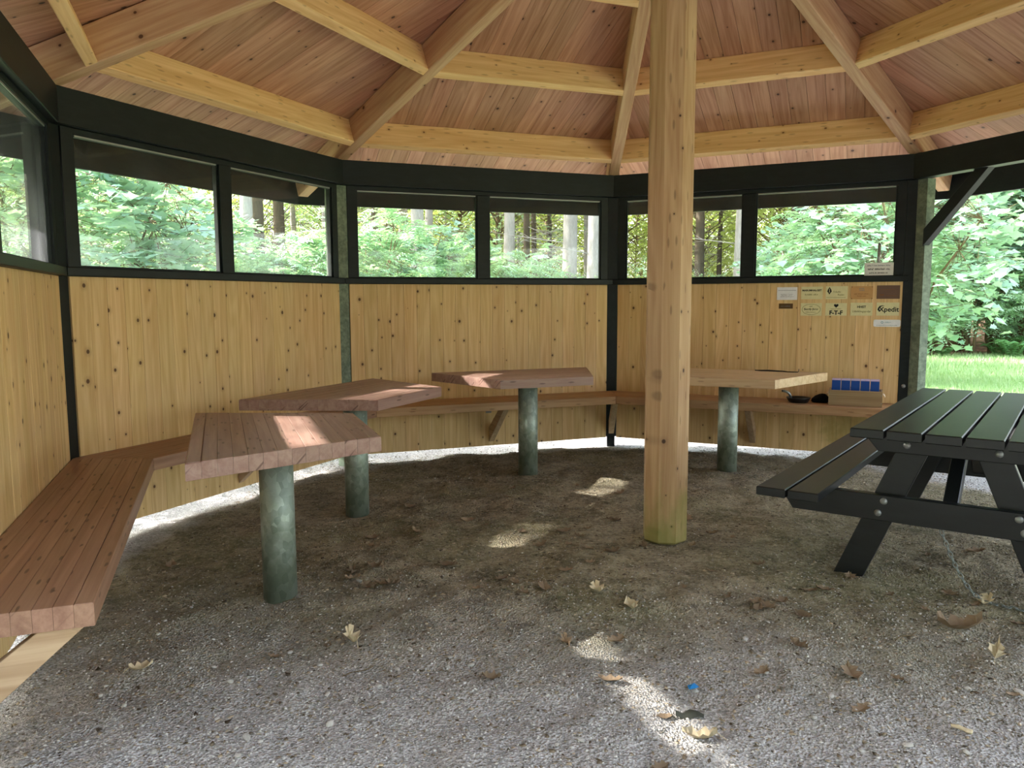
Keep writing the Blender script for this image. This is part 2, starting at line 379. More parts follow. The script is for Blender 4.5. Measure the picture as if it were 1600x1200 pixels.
def clip(poly, a, b, c):
    """keep a*x + b*y <= c"""
    out = []
    for i in range(len(poly)):
        p, q = poly[i - 1], poly[i]; dp = a * p[0] + b * p[1] - c; dq = a * q[0] + b * q[1] - c
        if dp <= 0: out.append(p)
        if dp * dq < 0:
            t = dp / (dp - dq); out.append((p[0] + (q[0] - p[0]) * t, p[1] + (q[1] - p[1]) * t))
    res = []
    for p in out:
        if not res or math.hypot(p[0] - res[-1][0], p[1] - res[-1][1]) > 1e-4: res.append(p)
    if len(res) > 1 and math.hypot(res[0][0] - res[-1][0], res[0][1] - res[-1][1]) < 1e-4: res.pop()
    return res
def frame(o, x, y, z=None):
    x = Vector(x).normalized(); y = Vector(y).normalized(); z = x.cross(y) if z is None else Vector(z)
    return Matrix(((x.x, y.x, z.x, o[0]), (x.y, y.y, z.y, o[1]), (x.z, y.z, z.z, o[2]), (0, 0, 0, 1)))
def tube(pts, rads, n=8, cap=True):
    vs = []; fs = []; pts = [Vector(p) for p in pts]
    for i, p in enumerate(pts):
        d = (pts[min(i + 1, len(pts) - 1)] - pts[max(i - 1, 0)]).normalized()
        u = d.cross(Vector((0, 0, 1)) if abs(d.z) < .9 else Vector((1, 0, 0))).normalized(); v = d.cross(u)
        for k in range(n):
            a = 2 * math.pi * k / n; vs.append(p + (u * math.cos(a) + v * math.sin(a)) * rads[i])
    for i in range(len(pts) - 1):
        for k in range(n):
            fs.append([i * n + k, i * n + (k + 1) % n, (i + 1) * n + (k + 1) % n, (i + 1) * n + k])
    if cap: fs.append(list(range(n - 1, -1, -1))); fs.append([(len(pts) - 1) * n + k for k in range(n)])
    return vs, fs
def lathe(prof, n=24):
    vs = []; fs = []
    for r, z in prof:
        for k in range(n): a = 2 * math.pi * k / n; vs.append((r * math.cos(a), r * math.sin(a), z))
    for i in range(len(prof) - 1):
        for k in range(n): fs.append([i * n + k, i * n + (k + 1) % n, (i + 1) * n + (k + 1) % n, (i + 1) * n + k])
    fs.append(list(range(n - 1, -1, -1))); fs.append([(len(prof) - 1) * n + k for k in range(n)])
    return vs, fs
def join(parts):
    vs = []; fs = []
    for v, f in parts:
        b = len(vs); vs += list(v); fs += [[i + b for i in q] for q in f]
    return vs, fs
def np_mesh(name, verts, tris, mat, smooth=False):
    me = bpy.data.meshes.new(name); nv, nt = len(verts), len(tris)
    me.vertices.add(nv); me.vertices.foreach_set('co', np.asarray(verts, np.float32).ravel())
    me.loops.add(nt * 3); me.loops.foreach_set('vertex_index', np.asarray(tris, np.int32).ravel())
    me.polygons.add(nt); me.polygons.foreach_set('loop_start', np.arange(nt, dtype=np.int32) * 3)
    try: me.polygons.foreach_set('loop_total', np.full(nt, 3, np.int32))
    except Exception: pass
    me.materials.append(mat)
    if smooth: me.polygons.foreach_set('use_smooth', np.ones(nt, bool))
    me.update(calc_edges=True); me.validate(); return me
def copy_tree(o, parent=None):
    c = o.copy(); COL.objects.link(c); c.parent = parent
    for ch in list(o.children): copy_tree(ch, c)
    return c

# ------------------------------------------------------------------ ground
def grid_me(name, xs, ys, mat, zf=ground_z, smooth=True):
    X, Y = np.meshgrid(xs, ys); Z = zf(X, Y); nx, ny = len(xs), len(ys)
    vs = np.stack([X.ravel(), Y.ravel(), Z.ravel()], 1); i = np.arange((nx - 1) * (ny - 1)); a = (i // (nx - 1)) * nx + i % (nx - 1)
    tris = np.concatenate([np.stack([a, a + 1, a + nx + 1], 1), np.stack([a, a + nx + 1, a + nx], 1)])
    return np_mesh(name, vs, tris, mat, smooth)
xs = np.concatenate([np.arange(-5, -2.6, .2), np.arange(-2.6, 4.6, .026), np.arange(4.6, 7.01, .2)])
ys = np.concatenate([np.arange(-8, 1.2, .25), np.arange(1.2, 7.8, .026), np.arange(7.8, 9.21, .2)])
tag(place('floor', grid_me('floor', xs, ys, GROUND)), 'trodden dirt and gravel floor under the shelter', kind='structure')
x0, x1, y0, y1 = xs[0], xs[-1], ys[0], ys[-1]
def ring_me(name, inner, outer, z0, z1, mat):
    a, b, c, d = inner; e, f, g, h = outer
    vs = [(a, c, z0), (b, c, z0), (b, d, z0), (a, d, z0), (e, g, z1), (f, g, z1), (f, h, z1), (e, h, z1)]
    return mesh(name, vs, [[4, 5, 1, 0], [5, 6, 2, 1], [6, 7, 3, 2], [7, 4, 0, 3]], mat)
tag(place('lawn', ring_me('lawn', (x0 + .03, x1 - .03, y0 + .03, y1 - .03), (-17, 22, -22, 17.6), -.125, -.15, LAWN)), 'sunlit lawn around the shelter', kind='structure')
tag(place('forest_floor', ring_me('forest_floor', (-17, 22, -22, 17.6), (-110, 110, -110, 120), -.15, -.15, FOREST)), 'brown leaf litter on the forest floor', kind='structure')

# ------------------------------------------------------------------ walls, windows, posts
WN = {-1: 'wall_left', 0: 'wall_back_left', 1: 'wall_back', 2: 'wall_back_right'}
WL = {-1: 'pine boarded wall behind the long bench with the sawn free end', 0: 'pine boarded wall behind the bench between corner posts', 1: 'pine boarded wall at the back of the shelter', 2: 'pine boarded wall carrying the small sponsor plaques'}
PX0, PX1, ZP0, ZP1, ZS, ZG, ZH0, ZH1 = .05, SIDE - .05, -.006, 1.394, 1.442, 2.138, 2.172, 2.362
GL = [(.118, 1.138), (1.24, SIDE - .115)]
def beam_poly(yi=-.04, yo=.06): return [(-yi * T22, yi), (SIDE + yi * T22, yi), (SIDE + yo * T22, yo), (-yo * T22, yo)]
IDX = 0
for k in range(-1, 3):
    M = WM(k)
    w = thing(WN[k], WL[k], None, kind='structure', mat=M)
    NB = 21; bw = (PX1 - PX0) / NB
    bme = box_me('wall_board', -(ZP1 - ZP0) / 2, (ZP1 - ZP0) / 2, -bw / 2 + .0006, bw / 2 - .0006, -.024, 0, W_WALL, .0012)
    for i in range(NB):
        place('wall_board', bme, w, frame((PX0 + bw * (i + .5), rnd.uniform(-.0006, .0006), (ZP0 + ZP1) / 2), (0, 0, 1), (-1, 0, 0)))
    place('outer_cladding', box_me('outer_cladding', PX0, PX1, .03, .055, ZP0, ZP1, BLACK), w)
    place('head_beam', prism_me('head_beam', beam_poly(), ZH0, ZH1, BLACK, .004, .004), w)
    IDX += 1
    win = thing('window_%d' % IDX, 'two pane fixed window in dark frame, in the ' + {-1: 'wall above the long bench with the sawn free end', 0: 'wall beside the grey green post', 1: 'middle back wall of the shelter', 2: 'wall above the small plaques'}[k], None, kind='structure', mat=M)
    place('window_sill', box_me('window_sill', .018, SIDE - .018, -.035, .06, ZP1 + .001, ZS, BLACK, .004), win)
    fr = thing('window_frame', parent=win)
    for nm, a in (('jamb', (PX0, GL[0][0], 0, .055, ZS, ZH0)), ('jamb', (GL[1][1], PX1, 0, .055, ZS, ZH0)), ('mullion', (GL[0][1], GL[1][0], -.004, .055, ZS, ZG)), ('head_rail', (GL[0][0], GL[1][1], 0, .055, ZG, ZH0))):
        place(nm, box_me(nm, *a, BLACK, .003), fr)
    for (a, b) in GL:
        pane = place('pane', box_me('pane', a + .002, b - .002, .028, .032, ZS, ZG, GLASS_D if k == -1 else GLASS, 0), win)
        vs, fs = [], []
        for q in ((a, a + .014, ZS, ZG), (b - .014, b, ZS, ZG), (a + .014, b - .014, ZS, ZS + .012), (a + .014, b - .014, ZG - .012, ZG)):
            n0 = len(vs); vs += [(q[i], y, q[j]) for y in (.012, .027) for i, j in ((0, 2), (1, 2), (1, 3), (0, 3))]
            fs += [[n0 + i for i in f] for f in ((0, 1, 2, 3), (7, 6, 5, 4), (0, 4, 5, 1), (1, 5, 6, 2), (2, 6, 7, 3), (3, 7, 4, 0))]
        place('bead_highlight', box_me('bead_highlight', a + .015, b - .015, .006, .011, ZG - .010, ZG - .001, BOLT, 0), win)  # pale strip painted in for the light caught along the top bead
        place('glazing_bead', mesh('glazing_bead', vs, fs, BLACK), pane)

def post_me(mat): return prism_me('post_body', [(-.054, -.0435), (.06, -.085), (.06, .085), (-.054, .0435)], 0, ZH0 - .002, mat, .003)
PB, PG = post_me(BLACK), post_me(GREEN)
PF = [box_me('post_foot', -.045, .04, -.035, .035, -.16, -.0005, m_, .003) for m_ in (BLACK, GREEN)]
PL = {-1: 'dark post at the sawn end of the long bench', 0: 'dark corner post where the long bench turns the corner', 1: 'grey green corner post between two dark framed windows', 2: 'dark corner post at the back behind the centre post',
      4: 'dark free standing post beside the picnic table end', 5: 'dark free standing post of the open side behind the picnic table', 6: 'dark free standing post of the open side facing the gravel'}
for k, lb in PL.items():
    a = PHI - k * math.pi / 4; r = RV + .042
    po = thing('timber_post', lb, 'post', (CX + r * math.cos(a), CY + r * math.sin(a), 0), a)
    place('post_body', PG if k == 1 else PB, po); place('post_foot', PF[1 if k == 1 else 0], po)
# post at the end of the plaque wall: dark face to the inside, grey green face to the opening
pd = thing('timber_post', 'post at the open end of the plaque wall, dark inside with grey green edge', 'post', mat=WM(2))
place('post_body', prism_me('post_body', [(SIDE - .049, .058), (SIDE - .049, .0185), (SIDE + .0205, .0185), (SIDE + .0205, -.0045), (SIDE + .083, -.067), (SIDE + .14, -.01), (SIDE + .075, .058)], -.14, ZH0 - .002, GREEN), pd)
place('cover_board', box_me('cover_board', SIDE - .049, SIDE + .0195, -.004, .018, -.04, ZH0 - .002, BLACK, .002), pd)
v, f = lathe([(.0, -.002), (.016, -.002), (.016, .006), (.010, .012), (.0, .013)], 16)
place('screw_cap', mesh('screw_cap', v, f, BOLT, True), pd, frame((SIDE - .012, -.005, .57), (1, 0, 0), (0, 0, 1)))
HL = {3: 'dark header beam over the opening beside the plaque wall', 4: 'dark header beam over the opening beyond the picnic table end', 5: 'dark header beam over the open front of the shelter', 6: 'dark header beam over the open side by the sawn bench end'}
for k in range(3, 7):
    tag(place('header_beam', prism_me('header_beam', beam_poly(), ZH0, ZH1, BLACK, .004, 0), None, WM(k)), HL[k], 'beam')
def brace(k, flip, lb):
    L0, z0, z1, wd = .62, 1.66, ZH0, .095
    pts = [(.10, z0), (.10, z0 + wd * 1.35), (L0 - wd * 1.15, z1), (L0, z1)]
    if flip: pts = [(SIDE - x, z) for x, z in pts]
    o = thing('knee_brace', lb, 'brace', mat=WM(k))
    pl = pts if area(pts) > 0 else pts[::-1]
    place('brace_timber', prism_me('brace_timber', pl, -.005, .06, BLACK, .003, .003), o, frame((0, .055, 0), (1, 0, 0), (0, 0, 1)))
brace(3, False, 'dark knee brace on the post at the end of the plaque wall')
brace(3, True, 'dark knee brace on the free post beside the picnic table end')

# ------------------------------------------------------------------ roof
ceil = thing('ceiling', 'octagonal timber roof of boards, rafters and purlins seen from below', None, (CX, CY, 0), kind='structure')
AE = 3.585                         # eave (apothem)
BW = .131
for k in range(8):
    am = PHI - (k + .5) * math.pi / 4
    out = Vector((math.cos(am), math.sin(am), 0)); wd = Vector((-out.y, out.x, 0))
    ca, sa = math.cos(AL), math.sin(AL)
    down = Vector((out.x * ca, out.y * ca, -sa))
    # board frame: x down the slope, y across, z up (normal)
    def bayM(s, w_): 
        o = Vector((0, 0, ZB0)) + down * s + wd * w_
        return frame(o, down, wd)
    smax = AE / ca; tri = [(0, 0), (smax, -smax * ca * T22), (smax, smax * ca * T22)]
    half = AE * T22; nb = int(math.ceil(2 * half / BW)); shift = rnd.uniform(-.03, .03)
    for i in range(-1, nb + 1):
        a = -half + shift + i * BW; b = a + BW
        pl = clip(clip(tri, 0, 1, b - .0012), 0, -1, -(a + .0012))
        if len(pl) < 3 or abs(area(pl)) < .002: continue
        mx = sum(p[0] for p in pl) / len(pl); my = sum(p[1] for p in pl) / len(pl)
        me = prism_me('roof_board', [(p[0] - mx, p[1] - my) for p in pl], 0, .02, W_ROOF, 0, .002)
        place('roof_board', me, ceil, bayM(mx, my))
    place('roof_covering', prism_me('roof_covering', [(0, 0), (smax + .03, -(smax + .03) * ca * T22), (smax + .03, (smax + .03) * ca * T22)], .0215, .04, ROOFCOV), ceil, bayM(0, 0))
    for rr in (3.0, 2.06, 1.17):
        a = rr * math.cos(math.pi / 8); hl = a * T22 - .052
        me = box_me('purlin', -hl, hl, -.033, .033, -.195, -.001, W_PURL, .004)
        s = a / ca; o = Vector((0, 0, ZB0)) + down * s
        place('purlin', me, ceil, frame(o, wd, -down))
    fl = AE * T22 + .004
    place('fascia_board', box_me('fascia_board', -fl, fl, 0, .025, -.235, .05, BLACK, .003), ceil, frame(Vector((0, 0, ZB0 - SL * AE)) + out * (AE + .002), -wd, -out, (0, 0, 1)) @ Matrix.Scale(1, 4))
    # rafter on the corner k
    av = PHI - k * math.pi / 4; oh = Vector((math.cos(av), math.sin(av), 0)); sh = SL * math.cos(math.pi / 8); ch_ = math.atan(sh)
    dh = Vector((oh.x * math.cos(ch_), oh.y * math.cos(ch_), -math.sin(ch_))); wh = Vector((-oh.y, oh.x, 0))
    l0, l1 = .13 / math.cos(ch_), 3.84 / math.cos(ch_)
    me = box_me('rafter', -(l1 - l0) / 2, (l1 - l0) / 2, -.045, .045, -.205, -.012, W_RAFT, .005)
    place('rafter', me, ceil, frame(Vector((0, 0, ZB0)) + dh * ((l0 + l1) / 2), dh, wh))

# ------------------------------------------------------------------ centre post
cp = thing('centre_post', 'octagonal timber post in the middle with green algae at its foot', 'post', (CX, CY, 0))
def octo(r): return [(r * math.cos(R_(-72.3 + 45 * i)), r * math.sin(R_(-72.3 + 45 * i))) for i in range(8)]
hgt = 3.42
me = prism_me('post_shaft', octo(.1165), 0, hgt, W_POST, 0, .012)
def axis_swap(me_):
    co = np.empty(len(me_.vertices) * 3); me_.vertices.foreach_get('co', co); co = co.reshape(-1, 3); me_.vertices.foreach_set('co', np.stack([co[:, 2], co[:, 0], co[:, 1]], 1).ravel()); me_.update()
axis_swap(me)      # length along local x so that the grain runs up
place('post_shaft', me, cp, Matrix(((0, 1, 0, 0), (0, 0, 1, 0), (1, 0, 0, .004), (0, 0, 0, 1))))

# ------------------------------------------------------------------ benches
BD, BZ0, BZ1 = .41, .360, .427
BL = {-1: 'red brown bench along the wall, its free end sawn square', 0: 'bench under the wall beside the grey green post', 1: 'bench along the middle back wall', 2: 'pale bench under the plaques, carrying the crate and pan'}
bm_ = {-1: W_BEN, 0: W_BEN, 1: W_BEN2, 2: W_BEN2}
for k in range(-1, 3):
    b = thing('wall_bench', BL[k], 'bench', mat=WM(k))
    poly = [(0, -.004), (0, -.004), (SIDE, -.004), (SIDE, -.004)]
    xa = (.004 * T22 + .002, BD * T22 + .002); xb = (SIDE - xa[0], SIDE - xa[1])
    if k == -1: xa = (.10, .10)
    if k == 2: xb = (SIDE - .055, SIDE - .055)
    poly = [(xa[1], -BD), (xb[1], -BD), (xb[0], -.004), (xa[0], -.004)]
    NL = 8; lw = (BD - .004) / NL
    for i in range(NL):
        a = -BD + lw * i; pl = clip(clip(poly, 0, 1, a + lw - .0004), 0, -1, -(a + .0004))
        mx = sum(p[0] for p in pl) / len(pl); my = a + lw / 2
        place('lamella', prism_me('lamella', [(p[0] - mx, p[1] - my) for p in pl], BZ0, BZ1 + rnd.uniform(-.0006, .0006), bm_[k], .0012 if 0 < i < NL else .003, .001), b, Matrix.Translation((mx, my, 0)))
    sx = {-1: (.14, 1.25), 0: (1.22,), 1: (1.25,), 2: (1.27, SIDE - .12)}[k]
    for x in sx:      # slanting struts between the wall foot and the bench front
        zt = BZ0 - .001
        pl = [(-.004, .03), (-.004, .16), (-.27, zt), (-.385, zt)]
        place('strut', prism_me('strut', [(p[0], p[1]) for p in pl], -.024, .024, W_STRUT, .002, .002), b, frame((x, 0, 0), (0, 1, 0), (0, 0, 1)))
    if k == 1:
        place('strut', prism_me('strut', [(-.03, .03), (-.03, .16), (-.29, zt), (-.40, zt)], -.024, .024, W_STRUT, .002, .002), b, frame((SIDE, 0, 0), (math.sin(math.pi / 8), math.cos(math.pi / 8), 0), (0, 0, 1)))
        place('steel_plate', box_me('steel_plate', 1.16, 1.21, -.12, -.118, .30, .358, BOLT, 0), b)

# ------------------------------------------------------------------ tables on pipes
TL = {-1: 'red brown trapezoid table by the bench with the sawn free end', 0: 'red brown trapezoid table before the grey green post', 1: 'trapezoid table at the middle back wall', 2: 'pale trapezoid table under the plaques with a strap on it'}
for k, (t0, n0, px, py) in {-1: (1.335, .632, 1.225, -.975), 0: (1.335, .548, 1.165, -1.0), 1: (1.283, .428, 1.195, -1.01), 2: (1.19, .392, 1.205, -.93)}.items():
    M = WM(k); Mt = M @ Matrix.Translation((t0, -n0 - .38, 0))
    ppx, ppy = px - t0, py + n0 + .38
    wp = Mt @ Vector((ppx, ppy, 0)); zg = gz(wp.x, wp.y)
    tb = thing('pedestal_table', TL[k], 'table', mat=Mt @ Matrix.Translation((ppx, ppy, zg)))
    D, LO, LI = .755, 1.35, .735
    poly = [(-LI / 2, -D / 2), (LI / 2, -D / 2), (LO / 2, D / 2), (-LO / 2, D / 2)]
    top = thing('tabletop', parent=tb); top.location = (-ppx, -ppy, -zg)
    NL = 14; lw = D / NL
    for i in range(NL):
        a = -D / 2 + lw * i; pl = clip(clip(poly, 0, 1, a + lw - .0004), 0, -1, -(a + .0004)); my = a + lw / 2
        place('lamella', prism_me('lamella', [(p[0], p[1] - my) for p in pl], .628, .693 + rnd.uniform(-.0005, .0005), W_TAB2 if k == 2 else W_TAB, .0012 if 0 < i < NL - 1 else .004, .001), top, Matrix.Translation((0, my, 0)))
    v, f = lathe([(.073, -.06), (.073, .627 - zg)], 40)
    me = mesh('pipe_leg', v, f, GALV); 
    for pgn in me.polygons: pgn.use_smooth = len(pgn.vertices) == 4
    place('pipe_leg', me, tb)
    v, f = lathe([(.12, .619 - zg), (.12, .6275 - zg)], 24); place('top_flange', mesh('top_flange', v, f, GALV), tb)

# ------------------------------------------------------------------ picnic table
pt = thing('picnic_table', 'dark green black picnic table with attached seats', 'table', (1.439, 3.297, -.015), R_(54))
LT, ZT = 1.84, .73
def ybox(name, x0_, x1_, e0, e1, z0, z1, ch=.004):     # e = distance to the right of the table edge
    cx_, cy_, cz_ = (x0_ + x1_) / 2, -(e0 + e1) / 2, (z0 + z1) / 2
    return box_me(name, x0_ - cx_, x1_ - cx_, -(e1 - e0) / 2, (e1 - e0) / 2, z0 - cz_, z1 - cz_, PICNIC, ch), Matrix.Translation((cx_, cy_, cz_))
for i in range(5):
    me, m_ = ybox('top_board', 0, LT, .143 * i, .143 * i + .131, ZT - .04, ZT); place('top_board', me, pt, m_)
for e in (-.384, -.242, .828, .970):
    me, m_ = ybox('seat_board', -.03, LT + .03, e, e + .130, .39, .43); place('seat_board', me, pt, m_)
WT = .143 * 4 + .131
v, f = lathe([(.0165, 0), (.0155, .004), (.011, .008), (.004, .0100)], 14); BOLTME = mesh('bolt', v, f, BOLT, True)
for x, sgn in ((.285, -1), (LT - .285, 1)):
    xi = x + .045 * (-sgn)        # legs sit on the inner side of the rails
    def slab(name, pl, xa, xb):  # pl: (e, z) outline
        pl2 = [(-e, z) for e, z in pl]
        return prism_me(name, pl2, min(xa, xb), max(xa, xb), PICNIC, .003, .003)
    FM = frame((0, 0, 0), (0, 1, 0), (0, 0, 1))
    rail = place('seat_rail', slab('seat_rail', [(-.35, .33), (-.31, .27), (WT + .31, .27), (WT + .35, .33), (WT + .35, .389), (-.35, .389)], x, x - sgn * .045 * -1 if False else x + .045), pt, FM)
    beam_ = place('top_rail', slab('top_rail', [(.06, .59), (WT - .06, .59), (WT - .01, .65), (WT - .01, .689), (.01, .689), (.01, .65)], x, x + .045), pt, FM)
    la, lb_ = (x + .046, x + .092) if sgn < 0 else (x - .046, x)
    for m1 in (0, 1):
        pl = [(-.145, -.08), (-.015, -.08), (.296, .689), (.166, .689)]
        if m1: pl = [(WT - e, z) for e, z in pl]
        place('leg', slab('leg', pl, la, lb_ - .001), pt, FM)
    xf = x if sgn < 0 else x + .045
    FB = frame((xf, 0, 0), (0, -1, 0), (0, 0, 1)) if sgn < 0 else frame((xf, 0, 0), (0, 1, 0), (0, 0, 1))
    for e, z in ((.093, .362), (.070, .306), (WT - .093, .362), (WT - .070, .306)):
        place('bolt', BOLTME, rail, Matrix.Translation((0, 0, 0)) @ (FM.inverted() @ frame((xf, -e, z), (0, sgn, 0), (0, 0, 1))))
    for e, z in ((.177, .628), (WT - .177, .628)):
        place('bolt', BOLTME, beam_, FM.inverted() @ frame((xf, -e, z), (0, sgn, 0), (0, 0, 1)))
    # slanting stay from the rail up to the table top
    xa = x + .046 if sgn < 0 else x - .001
    pl = [(xa, .29), (xa, .38), (xa - sgn * .40, .689), (xa - sgn * .52, .689)]
    me = prism_me('stay', pl, -.03, .03, PICNIC, .003, .003)
    place('stay', me, pt, frame((0, -WT / 2, 0), (1, 0, 0), (0, 0, 1)))
for x in (.92,):
    me, m_ = ybox('cleat', x - .04, x + .04, .03, WT - .03, .655, .689); place('cleat', me, pt, m_)

# chain hanging from the picnic table rail to the ground
def link(o, d, up, s=.011, r=.0022):
    d = d.normalized(); side = d.cross(up).normalized(); pts = []
    for i in range(10):
        a = 2 * math.pi * i / 10; pts.append(o + d * (1.6 * s * math.cos(a)) + side * (.75 * s * math.sin(a)))
    vs = []; n = 5
    for i, p in enumerate(pts):
        tg = (pts[(i + 1) % 10] - pts[i - 1]).normalized(); u = tg.cross(d.cross(side)).normalized(); w = tg.cross(u)
        for q in range(n): a = 2 * math.pi * q / n; vs.append(p + u * r * math.cos(a) + w * r * math.sin(a))
    fs = [[i * n + q, i * n + (q + 1) % n, ((i + 1) % 10) * n + (q + 1) % n, ((i + 1) % 10) * n + q] for i in range(10) for q in range(n)]
    return vs, fs
Mp = Matrix.Translation((1.439, 3.297, -.03)) @ Matrix.Rotation(R_(54), 4, 'Z')
c0 = Mp @ Vector((.30, -.33, .268)); c1 = Vector((2.02, 3.24, 0)); c1.z = gz(c1.x, c1.y) + .006; c2 = Vector((2.35, 3.02, 0)); c2.z = gz(c2.x, c2.y) + .006
path = [c0.lerp(c1, i / 40) - Vector((0, 0, .05 * math.sin(math.pi * i / 40))) for i in range(41)] + [c1.lerp(c2, i / 14) for i in range(1, 15)]
parts = []; acc = 0
tot = sum((path[i + 1] - path[i]).length for i in range(len(path) - 1)); nlk = int(tot / .024)
for j in range(nlk):
    s = tot * j / nlk; acc = 0
    for i in range(len(path) - 1):
        L_ = (path[i + 1] - path[i]).length
        if acc + L_ >= s: o = path[i].lerp(path[i + 1], (s - acc) / L_); d = path[i + 1] - path[i]; break
        acc += L_
    o.z = max(o.z, gz(o.x, o.y) + .004)
    parts.append(link(o, d, Vector((0, 0, 1)) if j % 2 else Vector((.6, .7, .2))))
v, f = join(parts); tag(place('chain', mesh('chain', v, f, STEEL, True)), 'thin steel chain hanging from the picnic table to the ground', 'chain')

# ------------------------------------------------------------------ plaques and notice
def text_me(s, size, mat, bold=0.0, shear=0.0, align='CENTER'):
    cu = bpy.data.curves.new('lettering', 'FONT'); cu.body = s; cu.size = size; cu.align_x = align; cu.align_y = 'CENTER'; cu.offset = bold; cu.shear = shear; cu.resolution_u = 3; cu.extrude = .0003
    ob = bpy.data.objects.new('lettering', cu); COL.objects.link(ob)
    dg = bpy.context.evaluated_depsgraph_get(); dg.update()
    me = bpy.data.meshes.new_from_object(ob.evaluated_get(dg)); me.name = 'lettering'
    COL.objects.unlink(ob); bpy.data.objects.remove(ob); bpy.data.curves.remove(cu)
    me.materials.clear(); me.materials.append(mat); return me
def plate(t0, z0, t1, z1, mat, label, cat='plaque', rounded=False, yoff=-.001, th=.004, screws=None):
    w, h = abs(t1 - t0), abs(z1 - z0); rr = min(h * .22, .012) if rounded else .0015
    pl = []
    for cx_, cy_, a0 in ((w / 2 - rr, h / 2 - rr, 0), (-w / 2 + rr, h / 2 - rr, 90), (-w / 2 + rr, -h / 2 + rr, 180), (w / 2 - rr, -h / 2 + rr, 270)):
        for q in range(5): a = R_(a0 + 22.5 * q); pl.append((cx_ + rr * math.cos(a), cy_ + rr * math.sin(a)))
    o = place('plaque' if cat == 'plaque' else 'notice', prism_me('plaque', pl, 0, th, mat), None, WM(2) @ frame(((t0 + t1) / 2, yoff, (z0 + z1) / 2), (1, 0, 0), (0, 0, 1)))
    if screws:
        v, f = lathe([(.003, 0), (.0028, .0012), (.0012, .0018)], 8); sm = mesh('screw', v, f, screws, True)
        for a in (-1, 1):
            for b in (-1, 1): place('screw', sm, o, Matrix.Translation((a * (w / 2 - .006), b * (h / 2 - .006), th)))
    return tag(o, label, cat), w, h, th
def put_text(o, s, size, mat, x, y, th, **kw):
    place('lettering', text_me(s, size, mat, **kw), o, Matrix.Translation((x, y, th + .0004)))
def put_scrib(o, wd, y, hh, mat, th, seed, x0_=None, fat=.16):
    # a row of unreadable lettering: small upright and cross strokes in word-like groups
    q = random.Random(seed); x = -wd / 2 if x0_ is None else x0_; end = x + wd; vs = []; fs = []; nxt = q.randint(3, 8)
    def bar(a, b, c, d):
        n = len(vs); vs.extend([(a, c, th + .0005), (b, c, th + .0005), (b, d, th + .0005), (a, d, th + .0005)]); fs.append([n, n + 1, n + 2, n + 3])
    while x < end - hh * .5:
        lw = hh * q.uniform(.4, .62); k = hh * fat; tall = hh * (1.0 if q.random() < .3 else .68)
        bar(x, x + k, y - hh / 2, y - hh / 2 + tall)
        if q.random() < .7: bar(x + lw - k, x + lw, y - hh / 2, y - hh / 2 + hh * .68)
        cy_ = y - hh / 2 + hh * q.choice((.05, .3, .6)); bar(x, x + lw, cy_, cy_ + k)
        x += lw + hh * .16; nxt -= 1
        if nxt == 0: x += hh * .35; nxt = q.randint(3, 8)
    place('printed_line', mesh('printed_line', vs, fs, mat), o)
def put_shape(o, name, pts, mat, th):
    place(name, mesh(name, [(x, y, th + .0006) for x, y in pts], [list(range(len(pts)))], mat), o)
def put_bar(o, x0_, x1_, y, hh, mat, th, name='printed_line'):
    put_shape(o, name, [(x0_, y - hh / 2), (x1_, y - hh / 2), (x1_, y + hh / 2), (x0_, y + hh / 2)], mat, th)
o, w, h, th = plate(1.431, 1.253, 1.591, 1.358, WHITE, 'white plaque with rows of small grey text')
put_bar(o, -w * .44, w * .44, h * .25, .003, INKGR, th)
put_scrib(o, .100, -.006, .007, INKGR, th, 1); put_scrib(o, .086, -.016, .007, INKGR, th, 2); put_scrib(o, .104, -.026, .007, INKGR, th, 3)
o, w, h, th = plate(1.449, 1.181, 1.56, 1.223, BROWNPL, 'small dark bronze plaque under the white one'); put_scrib(o, .080, 0, .010, INKGR, th, 4)
o, w, h, th = plate(1.621, 1.258, 1.787, 1.36, BRASS, 'brass plaque reading MARUMHALGET in bold black capitals')
put_text(o, 'MARUMHALGET', .0205, INK, 0, h * .2, th, bold=.0008); put_scrib(o, .105, -h * .12, .013, INKG, th, 5)
o, w, h, th = plate(1.81, 1.258, 1.974, 1.362, BRASS, 'brass plaque with a black leaf emblem and thin line')
put_shape(o, 'leaf_emblem', [(-.054, .046), (-.066, .026), (-.071, .010), (-.062, -.002), (-.058, -.006), (-.058, -.012), (-.050, -.012), (-.050, -.006), (-.046, -.002), (-.037, .010), (-.042, .026)], INK, th)
put_shape(o, 'emblem_slit', [(-.0555, .034), (-.0565, .002), (-.0515, .002), (-.0525, .034)], BRASS, th + .0004)
put_text(o, 'Frilufts', .021, INKG, -.028, .006, th, align='LEFT', shear=.2); put_text(o, 'Rådet', .021, INKG, .006, -.017, th, align='LEFT', shear=.2); put_bar(o, -.075, .068, -h * .37, .002, INKG, th)
o, w, h, th = plate(2.0, 1.257, 2.159, 1.36, PLY, 'varnished wooden plaque held by four corner screws', screws=INK)
put_scrib(o, .044, h * .34, .012, INKGR, th, 6); put_scrib(o, .040, h * .20, .012, INKGR, th, 7); put_scrib(o, .112, -h * .09, .009, INKB, th, 8); put_scrib(o, .066, -h * .25, .009, INKB, th, 9)
o, w, h, th = plate(2.187, 1.259, 2.353, 1.365, DARKPL, 'dark brown plaque in the top row beside the post')
put_bar(o, -.05, .05, .02, .003, INKB, th); put_bar(o, -.06, -.03, -.022, .01, INKB, th); put_bar(o, -.02, .06, -.028, .003, INKB, th)
o, w, h, th = plate(1.622, 1.123, 1.784, 1.226, BRASS, 'brass plaque with an olive oval around dark lettering')
ov = []
for i in range(40):
    a = 2 * math.pi * i / 40; ov.append((.072 * math.cos(a), .044 * math.sin(a)))
